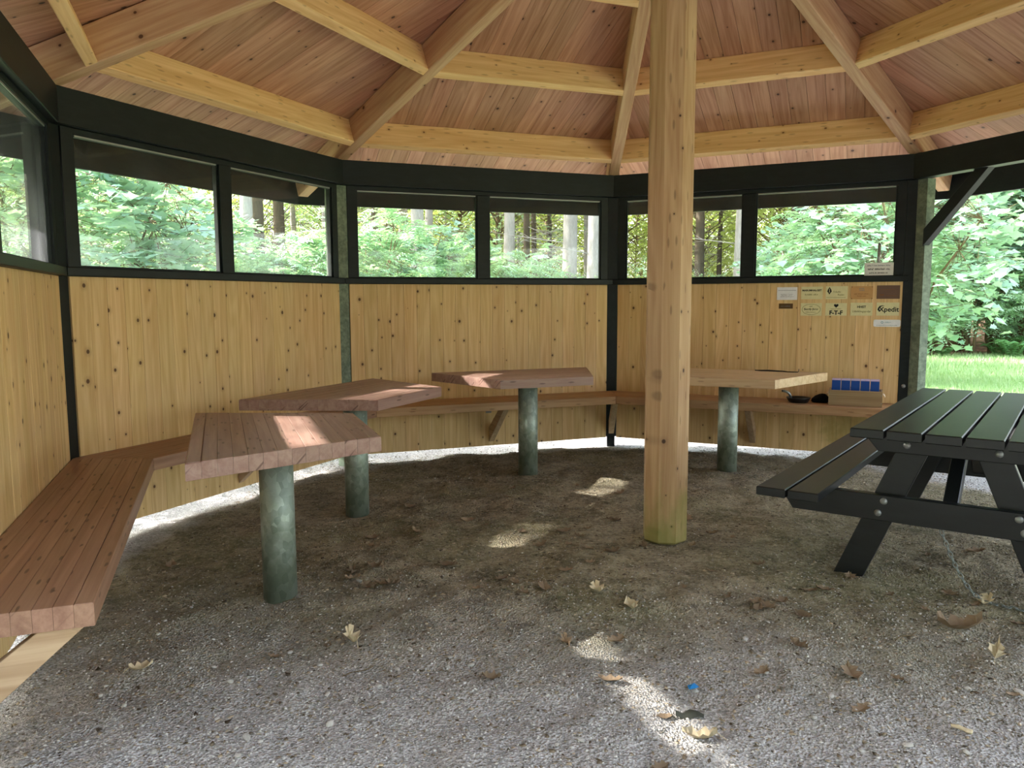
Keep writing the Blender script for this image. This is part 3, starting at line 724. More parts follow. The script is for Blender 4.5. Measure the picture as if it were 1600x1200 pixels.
ov2 = [(x * .965, y * .95) for x, y in ov]
place('oval_line', mesh('oval_line', [(x, y, th + .0006) for x, y in ov + ov2], [[i, (i + 1) % 40, 40 + (i + 1) % 40, 40 + i] for i in range(40)], INKG), o)
put_text(o, 'Borgfy Jbror', .022, INK, 0, .002, th, bold=.0004); put_scrib(o, .026, .026, .010, INKG, th, 10); put_scrib(o, .085, -.022, .008, INKG, th, 11)
o, w, h, th = plate(1.812, 1.124, 1.973, 1.226, BRASS, 'brass plaque with a black heart emblem over F-T-F')
hs_ = []
for i in range(28):
    a = 2 * math.pi * i / 28; hs_.append((.0011 * 16 * math.sin(a) ** 3, .030 + .0011 * (13 * math.cos(a) - 5 * math.cos(2 * a) - 2 * math.cos(3 * a) - math.cos(4 * a))))
put_shape(o, 'heart_emblem', hs_[::-1], INK, th)
put_text(o, 'F-T-F', .046, INK, 0, -.028, th, bold=.0018); put_scrib(o, .080, .0045, .007, INKG, th, 12)
o, w, h, th = plate(2.0, 1.125, 2.162, 1.229, BRASS, 'brass plaque reading HHST above a line of olive lettering')
put_text(o, 'HHST', .026, INK, 0, h * .17, th, bold=.0008); put_text(o, 'Udviklingspulje', .0225, INKG, 0, -h * .17, th)
o, w, h, th = plate(2.19, 1.126, 2.353, 1.23, BRASS, 'brass plaque with a large black lettered logo, Xpedit')
put_text(o, 'Xpedit', .052, INK, .008, -.004, th, bold=.0012)
put_shape(o, 'swoosh_emblem', [(-.070, .010), (-.074, -.006), (-.060, -.020), (-.050, -.016), (-.060, -.004), (-.058, .012), (-.040, .024), (-.020, .026), (-.040, .030), (-.060, .024)][::-1], INK, th)
o, w, h, th = plate(2.173, 1.038, 2.368, 1.094, WHITE, 'white rounded plaque with a small teal ring emblem', rounded=True)
rg = [(-.035 + .009 * math.cos(2 * math.pi * i / 20), .006 + .009 * math.sin(2 * math.pi * i / 20)) for i in range(20)]; rg2 = [(-.035 + .0055 * math.cos(2 * math.pi * i / 20), .006 + .0055 * math.sin(2 * math.pi * i / 20)) for i in range(20)]
place('ring_emblem', mesh('ring_emblem', [(x, y, th + .0006) for x, y in rg + rg2], [[i, (i + 1) % 20, 20 + (i + 1) % 20, 20 + i] for i in range(20)], INKT), o)
put_scrib(o, .050, .008, .009, INKT, th, 13, x0_=-.018); put_scrib(o, .150, -.016, .006, INKGR, th, 14)
o, w, h, th = plate(2.09, 1.444, 2.30, 1.545, PAPER, 'white paper notice with lines of text standing in the window', 'notice', yoff=.008, th=.0015)
put_scrib(o, .170, h * .28, .012, INKGR, th, 15, fat=.2); put_scrib(o, .160, 0, .014, INK, th, 16, fat=.22); put_scrib(o, .140, -h * .29, .012, INK, th, 17, fat=.2)

# ------------------------------------------------------------------ things on the bench and table
W2 = WM(2)
cr = thing('wooden_crate', 'small open wooden crate holding blue cartons on the pale bench', 'crate', mat=W2 @ Matrix.Translation((1.874, -.307, BZ1 + .001)))
CW, CD, CH = .384, .19, .121
for nm, a in (('front_board', (0, CW, 0, .012, 0, CH)), ('back_board', (0, CW, CD - .012, CD, 0, CH)), ('end_board', (0, .012, .0125, CD - .0125, 0, CH)), ('end_board', (CW - .012, CW, .0125, CD - .0125, 0, CH)), ('bottom_board', (.0125, CW - .0125, .0125, CD - .0125, 0, .01))):
    place(nm, box_me(nm, *a, W_CRATE, .0015), cr)
for xx in (CW + .001, -.001):
    s_ = 1 if xx > 0 else -1
    v, f = tube([(xx, CD * .3, .095), (xx + s_ * .012, CD * .33, .088), (xx + s_ * .017, CD * .5, .072), (xx + s_ * .012, CD * .67, .088), (xx, CD * .7, .095)], [.005] * 5, 8); place('rope_handle', mesh('rope_handle', v, f, ROPE, True), cr)
v, f = lathe([(.0035, 0), (.003, .0015), (.001, .002)], 8); sm = mesh('nail', v, f, BOLT, True)
for x_ in (.006, CW - .006):
    for z_ in (.03, .09): place('nail', sm, cr, frame((x_, -.0003, z_), (1, 0, 0), (0, 0, 1)))
for i in range(5):
    cb = thing('carton', 'blue carton with pale lilac lid standing in the wooden crate', 'carton', group='blue cartons in the crate', mat=W2 @ Matrix.Translation((1.874 + .018 + i * .0695 + .033, -.307 + .105, BZ1 + .0115)))
    place('carton_body', box_me('carton_body', -.0315, .0315, -.045, .045, 0, .182, BLUE, .002), cb)
    place('lid', box_me('lid', -.0325, .0325, -.046, .046, .1825, .192, LILAC, .002), cb)
    place('pale_edge', box_me('pale_edge', .0317, .0335, -.046, -.040, .02, .182, LILAC, 0), cb)
pan = thing('frying_pan', 'black cast iron pan with upright steel handle on the bench', 'pan', mat=W2 @ Matrix.Translation((1.645, -.215, BZ1 + .001)))
v, f = lathe([(.068, 0), (.074, .004), (.092, .034), (.095, .040), (.091, .040), (.070, .010), (.0, .008)], 32); place('pan_body', mesh('pan_body', v, f, CASTIRON, True), pan, Matrix.Scale(1.0, 4))
v, f = tube([(-.055, -.02, .03), (-.060, -.03, .055), (-.072, -.035, .075), (-.095, -.04, .088), (-.118, -.045, .092)], [.009, .010, .011, .011, .010], 10); place('handle', mesh('handle', v, f, STEEL, True), pan)
v, f = tube([(-.118, -.045, .092), (-.126, -.046, .091)], [.0105, .009], 10); place('handle_cap', mesh('handle_cap', v, f, CASTIRON, True), pan)
v, f = lathe([(.05, 0), (.06, .01), (.055, .03), (.035, .048), (.012, .055), (0, .055)], 20)
me = mesh('oven_mitt', [(x * 1.15 + .02 * math.sin(9 * y), y * .8, z * (1.25 + .35 * math.sin(14 * x))) for x, y, z in v], f, CLOTHB, True)
tag(place('oven_mitt', me, None, W2 @ Matrix.Translation((1.806, -.15, BZ1 + .001))), 'crumpled black cloth lying between the pan and the crate', 'cloth')
sp_ = thing('strap', 'thin dark strap with upturned hook lying on the pale table', 'strap', mat=W2 @ Matrix.Translation((1.49, -.47, .694)))
pts = [(-.16, .02, .003), (-.11, .0, .004), (-.06, .012, .003), (-.01, -.004, .004), (.05, .006, .003), (.09, -.03, .003), (.13, -.045, .004), (.168, -.05, .005)]
v, f = tube(pts, [.004, .006, .006, .005, .005, .004, .004, .003], 6); place('band', mesh('band', v, f, CLOTHB, True), sp_)
v, f = tube([(-.12, .03, .003), (-.06, .045, .004), (0, .03, .003), (.05, .01, .003)], [.004] * 4, 6); place('band_end', mesh('band_end', v, f, CLOTHB, True), sp_)
v, f = tube([(.168, -.05, .005), (.173, -.05, .012), (.174, -.05, .030)], [.003, .003, .0025], 6); place('hook', mesh('hook', v, f, CASTIRON, True), sp_)
M2o = W2 @ Matrix.Translation((2.16, .40, 0)); b0 = M2o @ Vector((0, 0, 0))
v, f = tube([(0, 0, gz(b0.x, b0.y) - .05), (.02, 0, 1.0), (.035, .0, 1.72)], [.014, .013, .012], 8)
tag(place('wooden_stake', mesh('wooden_stake', v, f, BARK_S, True), None, M2o), 'thin wooden stake standing outside behind the paper notice', 'stake')

# ------------------------------------------------------------------ litter on the ground
def leaf_me(seed, L=.07, curl=.3, mat=DEAD1, lobes=4):
    r = random.Random(seed); n = 9; left = []; right = []
    for i in range(n):
        t = i / (n - 1); base = math.sin(math.pi * min(1, t * .95 + .03)) ** .8 * .30
        wv = base * (1 + .45 * math.cos(2 * math.pi * t * lobes + 1.2)) * (1 + r.uniform(-.15, .15)); left.append((t, wv)); right.append((t, base * (1 + .45 * math.cos(2 * math.pi * t * lobes + 1.6)) * (1 + r.uniform(-.15, .15))))
    vs = []; c2 = curl * r.uniform(.7, 1.3)
    for t, wv in left: vs.append(((t - .5) * L, wv * L, c2 * L * (wv * 1.2 + .5 * (2 * t - 1) ** 2) * r.uniform(.8, 1.2)))
    for i in range(n): t = i / (n - 1); vs.append(((t - .5) * L, 0, c2 * L * .35 * (2 * t - 1) ** 2))
    for t, wv in right: vs.append(((t - .5) * L, -wv * L, c2 * L * (wv * .9 + .6 * (2 * t - 1) ** 2) * r.uniform(.8, 1.2)))
    fs = [[i, n + i, n + i + 1, i + 1] for i in range(n - 1)] + [[n + i, 2 * n + i, 2 * n + i + 1, n + i + 1] for i in range(n - 1)]
    v2, f2 = tube([(-.5 * L, 0, c2 * L * .35), (-.62 * L, .03 * L, c2 * L * .2), (-.75 * L, .02 * L, .002)], [.0012, .001, .001], 4)
    v, f = join([(vs, fs), (v2, f2)]); return mesh('dead_leaf', v, f, mat)
LM = [leaf_me(i, .075, .25 + .08 * i, DEAD1 if i < 4 else DEAD2, 3 + i % 3) for i in range(7)]
def drop(name, me, x, y, rz, s, label, cat, group=None, dz=0.0, tilt=.12):
    o = place(name, me, None, Matrix.Translation((x, y, gz(x, y) + dz)) @ Matrix.Rotation(rz, 4, 'Z') @ Matrix.Rotation(rnd.uniform(-tilt, tilt), 4, 'X') @ Matrix.Rotation(rnd.uniform(-tilt, tilt), 4, 'Y') @ Matrix.Scale(s, 4))
    return tag(o, label, cat, group)
LB = 'small dry brown oak leaf lying on the dirt floor'; LG = 'dry brown leaves on the dirt floor'
LP = 'small pale dry leaf lying on the dirt floor'; LPG = 'pale dry leaves on the dirt floor'
pale = [(.49, 3.14), (.56, 2.22), (-1.32, 2.66), (2.02, 3.23), (-.62, 2.89), (.37, 3.29)]
for (x, y) in pale: drop('dead_leaf', LM[rnd.choice((4, 5, 6))], x, y, rnd.uniform(0, 6.28), rnd.uniform(1.0, 1.4), LP, 'leaf', LPG, .004)
brown = [(.48, 2.35), (-.71, 2.88), (1.38, 3.35), (1.65, 3.31), (.75, 3.32), (.28, 4.19), (.36, 4.07), (-.31, 3.66), (-.05, 3.47), (.14, 3.33), (.05, 4.23), (.14, 3.93), (1.18, 3.64), (1.17, 3.04), (-.58, 3.43), (.92, 3.52), (.39, 2.87), (-.89, 2.8), (1.16, 2.56), (1.3, 2.53), (1.62, 2.42), (.86, 2.6), (1.09, 2.34), (.67, 3.89), (-.26, 4.42), (-.65, 4.85), (1.05, 3.11), (.59, 4.41)]
for i in range(60):
    a = rnd.uniform(0, 6.28); r = rnd.uniform(.3, 2.7) ; brown.append((CX + r * math.cos(a) * .95, CY - .35 + r * math.sin(a) * .85))
for (x, y) in brown:
    if math.hypot(x - CX, y - CY) < .16: continue
    drop('dead_leaf', LM[rnd.randrange(0, 4)], x, y, rnd.uniform(0, 6.28), rnd.uniform(.6, 1.35), LB, 'leaf', LG, .003)
drop('dead_leaf', leaf_me(31, .14, .5, DEAD1, 3), 1.77, 2.98, 2.9, 1.15, 'large curled brown leaf on the ground beside the picnic table', 'leaf', None, .006)
drop('dead_leaf', leaf_me(32, .09, .9, DEAD2, 5), 1.73, 2.69, 1.0, 1.0, 'tightly curled pale leaf on the gravel near the picnic table', 'leaf', None, .006)
def lump(seed, r, squash=.6):
    bm = bmesh.new(); bmesh.ops.create_icosphere(bm, subdivisions=2, radius=r); q = random.Random(seed); ph = [q.uniform(0, 6.28) for _ in range(6)]
    for v in bm.verts:
        c = v.co; k = 1 + .22 * math.sin(c.x / r * 2.1 + ph[0]) * math.sin(c.y / r * 1.9 + ph[1]) + .15 * math.sin(c.z / r * 2.6 + ph[2]); c.x *= k * 1.25; c.y *= k; c.z *= k * squash
    me = bpy.data.meshes.new('pebble'); bm.to_mesh(me); bm.free(); me.materials.append(STONE); return me
SMs = [lump(i, .011) for i in range(5)]
stones = [(.88, 2.85), (.2, 2.21), (-.26, 2.09), (.13, 2.2), (-.8, 2.15), (-1.07, 2.2), (-.52, 2.47), (-.43, 2.44), (.88, 2.6), (-.46, 2.55), (.91, 2.25), (-1.54, 2.49), (-1.44, 2.42), (-.94, 2.36), (-.63, 2.1), (-.23, 2.44)]
stones += [(rnd.uniform(-1.5, 1.9), 2.0 + abs(rnd.gauss(0, .6))) for _ in range(60)]
for (x, y) in stones: drop('pebble', rnd.choice(SMs), x, y, rnd.uniform(0, 6.28), rnd.uniform(.45, 1.15), 'small pale pebble on the gravel and dirt floor', 'pebble', 'pebbles on the floor', .003, .4)
# blue scrap, dark rag, white twig
bs = mesh('plastic_scrap', [(-.016, -.008, .003), (.004, -.012, .006), (.018, -.003, .003), (.012, .010, .008), (-.008, .011, .004), (0, 0, .010)], [[0, 1, 5], [1, 2, 5], [2, 3, 5], [3, 4, 5], [4, 0, 5]], SCRAPB)
drop('plastic_scrap', bs, .60, 2.50, .4, 1.35, 'bright blue scrap of plastic on the gravel', 'scrap', None, .008)
gx = [(i - 5) * .011 for i in range(11)]; gy = [(j - 3) * .011 for j in range(7)]
vs = [(x + .004 * math.sin(40 * y), y * (1 - .25 * (x > .01)) + .003 * math.sin(90 * x), .008 + .007 * math.sin(70 * x + 30 * y) + .005 * math.cos(95 * y)) for y in gy for x in gx]
fs = [[j * 11 + i, j * 11 + i + 1, (j + 1) * 11 + i + 1, (j + 1) * 11 + i] for j in range(6) for i in range(10) if not (i > 6 and j > 3)]
drop('rag', mesh('rag', vs, fs, SCRAPD, True), .56, 2.36, -.1, .8, 'crumpled dark grey rag on the gravel', 'rag', None, .002, .03)
v, f = tube([(-.035, 0, .008), (-.012, .006, .009), (.012, .002, .008), (.034, -.004, .010)], [.006, .008, .008, .0095], 8)
drop('wood_piece', mesh('wood_piece', v, f, DEAD2, True), 1.34, 2.22, -.6, .8, 'short pale piece of wood on the gravel', 'wood', None, .002)
v, f = tube([(-.06, 0, .004), (-.02, .012, .005), (.02, .006, .004), (.06, .018, .004)], [.0016] * 4, 5)
tw = mesh('twig', v, f, BARK_S, True)
for (x, y, a) in ((-.55, 2.66, .4), (-1.25, 3.2, 2.2), (-.95, 3.3, .2), (1.5, 2.85, .5), (.2, 2.8, 1.0), (-.2, 5.0, .3), (.5, 5.2, 2.6), (1.0, 4.9, .9)): drop('twig', tw, x, y, a, rnd.uniform(.8, 1.5), 'thin dry twig on the dirt floor', 'twig', 'twigs on the floor', .002)
def chips(name, n, smin, smax, mat, flat_, seed, region, dens=None):
    r = np.random.default_rng(seed); x = r.uniform(region[0], region[1], n); y = region[2] + (region[3] - region[2]) * (r.uniform(0, 1, n) ** dens if dens > 0 else np.abs(r.normal(0, .45, n)))
    s = r.uniform(smin, smax, n) * (0.6 + .8 * r.random(n)); z = ground_z(x, y)
    base = np.array([[1, 0, 0], [-1, 0, 0], [0, 1, 0], [0, -1, 0], [0, 0, 1], [0, 0, -1]], float)
    T = np.array([[0, 2, 4], [2, 1, 4], [1, 3, 4], [3, 0, 4], [2, 0, 5], [1, 2, 5], [3, 1, 5], [0, 3, 5]])
    P = base[None] * (1 + r.uniform(-.35, .35, (n, 6, 1))); P = P * np.stack([np.ones(n), r.uniform(.45, .9, n), np.full(n, flat_)], 1)[:, None, :]
    a = r.uniform(0, 6.28, n); c, q = np.cos(a), np.sin(a)
    tl = r.normal(0, .25, n); ct, st = np.cos(tl), np.sin(tl)
    X, Y, Z = P[..., 0], P[..., 1], P[..., 2]; X, Z = X * ct[:, None] - Z * st[:, None], X * st[:, None] + Z * ct[:, None]
    W = np.stack([X * c[:, None] - Y * q[:, None], X * q[:, None] + Y * c[:, None], Z], -1) * s[:, None, None] + np.stack([x, y, z + s * flat_ * .4], 1)[:, None, :]
    tr = (T[None] + (np.arange(n) * 6)[:, None, None]).reshape(-1, 3); return np_mesh(name, W.reshape(-1, 3), tr, mat)
tag(place('gravel_chips', chips('gravel_chips', 34000, .0022, .0058, CHIPB, .55, 5, (-2.2, 3.2, 1.55, 3.4), -1)), 'fine pale gravel chips strewn over the front of the floor', 'gravel', kind='stuff')
tag(place('gravel_chips', chips('gravel_chips', 26000, .0022, .0055, CHIP, .55, 15, (-2.0, 3.4, 2.2, 6.6), 1.0)), 'fine dull gravel chips trodden into the dirt floor', 'gravel', kind='stuff')
tag(place('leaf_crumbs', chips('leaf_crumbs', 34000, .004, .011, LITTER, .12, 6, (-1.9, 3.4, 1.9, 6.8), .9)), 'crumbled leaf litter strewn over the dirt floor', 'litter', kind='stuff')
tag(place('gravel_chips', chips('gravel_chips', 9000, .003, .008, CHIP, .6, 8, (-2.5, 5.0, 5.6, 8.6), 1.0)), 'loose gravel outside along the foot of the back walls', 'gravel', kind='stuff')

# ------------------------------------------------------------------ plants
def unit(a): return a / np.maximum(np.linalg.norm(a, axis=-1, keepdims=True), 1e-9)
def leaves(c, ax, nr, L, Wd, fold=.12):
    """4-triangle leaves; c base points, ax directions, nr normals"""
    n = len(c); ax = unit(ax); sd = unit(np.cross(nr, ax)); nr = np.cross(ax, sd); L = np.broadcast_to(L, (n,))[:, None]; Wd = np.broadcast_to(Wd, (n,))[:, None]
    b = c; t = c + ax * L - nr * L * .12; m = c + ax * L * .5; l = c + ax * L * .42 + sd * Wd + nr * L * fold; r_ = c + ax * L * .42 - sd * Wd + nr * L * fold
    P = np.stack([b, r_, t, l, m], 1).reshape(-1, 3)
    T = np.array([[0, 1, 4], [1, 2, 4], [2, 3, 4], [3, 0, 4]]); return P, (T[None] + (np.arange(n) * 5)[:, None, None]).reshape(-1, 3)
MAPLE = np.array([(0, 0), (.18, .30), (.05, .52), (.42, .30), (.52, .50), (.70, .24), (1.0, 0), (.70, -.24), (.52, -.50), (.42, -.30), (.05, -.52), (.18, -.30)])
def maple_leaves(c, ax, nr, L):
    n = len(c); ax = unit(ax); sd = unit(np.cross(nr, ax)); nr = np.cross(ax, sd); L = np.broadcast_to(L, (n,))[:, None, None]
    u = MAPLE[:, 0][None, :, None]; w = MAPLE[:, 1][None, :, None]
    P = c[:, None] + (ax[:, None] * u + sd[:, None] * w + nr[:, None] * (.14 * np.abs(w) - .12 * u * u)) * L
    m = c[:, None] + ax[:, None] * (.4 * L); P = np.concatenate([P, m], 1); k = len(MAPLE)
    T = np.array([[i, (i + 1) % k, k] for i in range(k)]); return P.reshape(-1, 3), (T[None] + (np.arange(n) * (k + 1))[:, None, None]).reshape(-1, 3)
def spray_pts(r, o, d, Ls, per, droop=.25):
    """twigs from o along d; returns leaf base points, axes, normals and twig lines"""
    n = len(o); d = unit(d); up = unit(np.array([0, 0, 1.0]) + r.normal(0, .28, (n, 3))); sd = unit(np.cross(d, up))
    t = (np.arange(per) + .5) / per; sg = np.where(np.arange(per) % 2, 1.0, -1.0)
    p = o[:, None] + d[:, None] * (Ls[:, None, None] * t[None, :, None]); p[..., 2] -= droop * Ls[:, None] * t[None] ** 2
    ax = d[:, None] * .55 + sd[:, None] * sg[None, :, None] + r.normal(0, .25, (n, per, 3)); nr = up[:, None] + r.normal(0, .32, (n, per, 3))
    return p.reshape(-1, 3), ax.reshape(-1, 3), nr.reshape(-1, 3)
def branch_tris(A, B, ra, rb):
    """thin three-sided twigs between arrays of points"""
    n = len(A); d = unit(B - A); u = unit(np.cross(d, np.array([.3, .2, 1.0]))); v = np.cross(d, u); P = []
    for q, (C, rr) in enumerate(((A, ra), (B, rb))):
        for k in range(3): a = 2.094 * k; P.append(C + (u * math.cos(a) + v * math.sin(a)) * np.broadcast_to(rr, (n,))[:, None])
    P = np.stack(P, 1).reshape(-1, 3); T = []
    for k in range(3): j = (k + 1) % 3; T += [[k, j, 3 + j], [k, 3 + j, 3 + k]]
    return P, (np.array(T)[None] + (np.arange(n) * 6)[:, None, None]).reshape(-1, 3)
def cat(parts):
    P = []; T = []; b = 0
    for p, t in parts: P.append(p); T.append(t + b); b += len(p)
    return np.concatenate(P), np.concatenate(T)
def shrub(name, seed, H, RW, kind, nspray, mat, zlo=.25, stems=6):
    r = np.random.default_rng(seed); root = thing(name)
    tips = []; parts = []
    for i in range(stems):
        a = r.uniform(0, 6.28); q = r.uniform(.3, .9) * RW; tip = np.array([q * math.cos(a), q * math.sin(a), H * r.uniform(.65, .98)]); b = np.array([.12 * math.cos(a), .12 * math.sin(a), -.08])
        pts = [b + (tip - b) * t + np.array([math.cos(a), math.sin(a), 0]) * (-.25 * q * math.sin(math.pi * t)) + r.normal(0, .03, 3) for t in np.linspace(0, 1, 7)]
        parts.append(tube(pts, [.035 * H / 3 * (1 - .85 * t) for t in np.linspace(0, 1, 7)], 6)); tips.append(np.array(pts))
    v, f = join(parts); place('stem', mesh('stem', v, f, BARK_S, True), root)
    u = r.normal(0, 1, (nspray, 3)); u = unit(u); rad = r.uniform(.45, 1.0, nspray) ** .6
    o = np.stack([u[:, 0] * RW * rad, u[:, 1] * RW * rad, H * (zlo + (1 - zlo) * (.5 + .5 * u[:, 2] * rad))], 1)
    d = np.stack([u[:, 0], u[:, 1], .35 * u[:, 2] + .1], 1) + r.normal(0, .35, (nspray, 3)); lp = []
    if kind == 'maple':
        p, ax, nr = spray_pts(r, o, d, r.uniform(.3, .6, nspray), 7); nr += np.array([0, -.1, .6]); lp.append(maple_leaves(p, ax, nr, r.uniform(.10, .19, len(p)))); tw_ = branch_tris(o, o + unit(d) * .45, .004, .002)
    elif kind == 'pinnate':
        per = 5; p, ax, nr = spray_pts(r, o, d, r.uniform(.2, .4, nspray), per); nr = nr + np.array([0, 0, .7])
        axu = unit(ax); sdv = unit(np.cross(nr, axu)); n = len(p); Lr = r.uniform(.22, .34, n)
        for j in range(6):
            t = .15 + .85 * j / 5; q = p + axu * (Lr * t)[:, None]; q[:, 2] -= .35 * Lr * t * t
            for sgn in (1, -1):
                lp.append(leaves(q, sdv * sgn + axu * .45 + r.normal(0, .08, (n, 3)), nr, .10 * (1.15 - .4 * abs(t - .5)), .021))
        tw_ = branch_tris(p, p + axu * Lr[:, None], .002, .001)
    else:
        p, ax, nr = spray_pts(r, o, d, r.uniform(.3, .6, nspray), 11); lp.append(leaves(p, ax, nr, r.uniform(.06, .10, len(p)), r.uniform(.022, .034, len(p)))); tw_ = branch_tris(o, o + unit(d) * .45, .004, .002)
    P, T = cat(lp); place('foliage', np_mesh('foliage', P, T, mat), root)
    far = np.array([t_[-2] for t_ in tips]); mid = np.concatenate(tips); k = np.argmin(((o[:, None] - mid[None]) ** 2).sum(-1) + r.uniform(0, .8, (len(o), len(mid))), 1)
    ok = np.linalg.norm(mid[k] - o, axis=1) < .75; P, T = cat([tw_, branch_tris(mid[k][ok], o[ok], .005, .003)]); place('twigs', np_mesh('twigs', P, T, BARK_S), root)
    return root
def tree(name, seed, H, r0, mat_b, mat_l, nl, zc, rc, dead=0, lsize=.12):
    r = np.random.default_rng(seed); root = thing(name)
    ln = r.normal(0, .012 * H, 2); ts = np.linspace(0, 1, 9); ctr = np.stack([ln[0] * ts ** 2 + .05 * np.sin(3 * ts + seed), ln[1] * ts ** 2 + .05 * np.cos(2.3 * ts + seed) - .05 * math.cos(seed), -.15 + (H + .15) * ts], 1)
    v, f = tube(ctr, [r0 * (1.25 if t == 0 else 1) * (1 - .8 * t) for t in ts], 12); place('trunk', mesh('trunk', v, f, mat_b, True), root)
    def at(z): t = np.clip(z / H, 0, 1); return np.stack([np.interp(t, ts, ctr[:, 0]), np.interp(t, ts, ctr[:, 1]), z], -1)
    if dead:
        z = r.uniform(1.0, zc * H * 1.1 + 1.5, dead); a = r.uniform(0, 6.28, dead); A = at(z); Ld = r.uniform(.5, 1.7, dead)
        D = np.stack([np.cos(a), np.sin(a), r.uniform(-.35, .25, dead)], 1); B = A + D * Ld[:, None]; pr_ = [branch_tris(A, B, .011, .004)]
        for s in range(3):
            q = A + (B - A) * r.uniform(.3, .95, (dead, 1)); pr_.append(branch_tris(q, q + (unit(D + r.normal(0, .7, (dead, 3)))) * r.uniform(.2, .5, (dead, 1)), .005, .002))
        P, T = cat(pr_); place('dead_branches', np_mesh('dead_branches', P, T, BARK_P if seed % 2 else BARK_D), root)
    ns = max(10, nl // 10); u = unit(r.normal(0, 1, (ns, 3))); rad = r.uniform(.2, 1, ns) ** .5
    zz = H * (zc + (1.03 - zc) * (.5 + .5 * u[:, 2] * rad)); o = at(zz); o[:, 0] += u[:, 0] * rc * rad; o[:, 1] += u[:, 1] * rc * rad
    d = np.stack([u[:, 0], u[:, 1], .2 + .3 * u[:, 2]], 1) + r.normal(0, .4, (ns, 3))
    p, ax, nr = spray_pts(r, o, d, r.uniform(.5, 1.0, ns), 10); P, T = leaves(p, ax, nr, r.uniform(.8, 1.25, len(p)) * lsize, r.uniform(.34, .44, len(p)) * lsize)
    place('foliage', np_mesh('foliage', P, T, mat_l), root)
    A = at(np.maximum(zz - rc * .45, .8)); sel = slice(0, min(ns, 90)); P, T = cat([branch_tris(A[sel], o[sel], .03, .008)]); place('branches', np_mesh('branches', P, T, mat_b), root)
    return root
def use(proto, used, x, y, s, label, cat_, group=None, rz=None):
    o = proto if proto.name not in used else copy_tree(proto); used.add(proto.name)
    o.location = (x, y, -.14); o.rotation_euler = (0, 0, rnd.uniform(0, 6.28) if rz is None else rz); o.scale = (s, s, s); return tag(o, label, cat_, group)
used = set()
def at_u(u, y): return y * (u - 800) / 1224.0
SH = {'m': [shrub('maple_shrub', 11, 3.4, 1.25, 'maple', 330, L_MAPLE), shrub('maple_shrub', 12, 3.2, 1.3, 'maple', 330, L_MAPLE)],
      'p': [shrub('rowan_shrub', 21, 2.9, 1.1, 'pinnate', 150, L_ROWAN), shrub('rowan_shrub', 22, 2.8, 1.2, 'pinnate', 150, L_ROWAN)],
      'b': [shrub('beech_shrub', 31, 3.3, 1.3, 'beech', 420, L_BEECH, .12), shrub('beech_shrub', 32, 3.0, 1.4, 'beech', 420, L_BEECH, .12)]}
SKN = {'m': 'maple shrub with broad blue green leaves', 'p': 'rowan shrub with feathery pinnate leaves', 'b': 'small leaved beech shrub'}
def wallname(u): return 'the wall of the long sawn end bench' if u < 105 else 'the wall beside the grey green post' if u < 535 else 'the middle back wall' if u < 950 else 'the plaque wall'
near = [('m', 40, 8.2, 1.0), ('m', 155, 9.2, 1.0), ('b', 245, 10.5, .88), ('m', 300, 11.5, .84), ('b', 350, 14, .78), ('p', 430, 12.5, .80), ('p', 492, 11.5, .86), ('p', 575, 12.2, .96), ('p', 640, 13.5, .96), ('m', 690, 14.5, .86), ('p', 740, 13, .80), ('p', 815, 13.8, .82), ('b', 885, 18, .62), ('b', 1000, 16, .70), ('b', 1110, 19, .62), ('m', 1250, 15.5, .84), ('p', 1335, 12.8, 1.08), ('m', 1400, 12.2, 1.10), ('b', 1205, 20, .7), ('b', -60, 8.4, 1.0), ('b', 95, 13, 1.0), ('b', 200, 15, .9), ('b', 530, 17, .8)]
cnt = {'m': 0, 'p': 0, 'b': 0}
for kd, u, y, s in near:
    pr0 = SH[kd][cnt[kd] % 2]; cnt[kd] += 1; nm = SKN[kd] + ' outside ' + wallname(u); use(pr0, used, at_u(u, y), y, s, nm, 'shrub', SKN[kd].split(' with')[0] + 's outside ' + wallname(u))
SH_SUNBLOCK = use(SH['m'][0], used, -7.6, 2.5, 1.44, 'tall maple shrub, unseen, added to block the sun beyond the sawn bench end', 'shrub')  # out of view, added to keep sun off the floor by the bench end
for x, y, s in ((-3.80, 4.15, .36), (-3.50, 4.85, .36), (-3.20, 5.5, .37), (-2.9, 6.15, .36), (-2.6, 6.8, .35)): use(SH['b'][0], used, x, y, s, 'low beech bush, unseen, added to shade the gravel outside the wall beside the grey green post', 'shrub', 'unseen low bushes added for shade outside the wall')  # hidden below the sill, added to shade the gravel strip along the wall
OLK = {'m': 'tall maple shrub with broad pale leaves', 'p': 'rowan shrub with feathery leaves', 'b': 'small leaved beech shrub'}
for kd, u, y, s in (('m', 1462, 18.6, 1.35), ('m', 1560, 18.9, 1.5), ('m', 1660, 18.7, 1.45), ('m', 1600, 20.6, 1.9), ('m', 1500, 20.8, 1.9), ('p', 1520, 18.2, 1.02), ('p', 1610, 18.0, .9), ('p', 1440, 18.0, .8), ('b', 1700, 18.6, 1.2), ('m', 1760, 18.8, 1.4), ('m', 1850, 18.5, 1.4), ('b', 1470, 23, 1.4), ('b', 1570, 23.5, 1.4), ('b', 1660, 24, 1.4)):
    pr0 = SH[kd][cnt[kd] % 2]; cnt[kd] += 1; use(pr0, used, at_u(u, y), y, s, OLK[kd] + ' at the forest edge beyond the lawn', 'shrub', OLK[kd].split(' with')[0] + 's beyond the lawn')
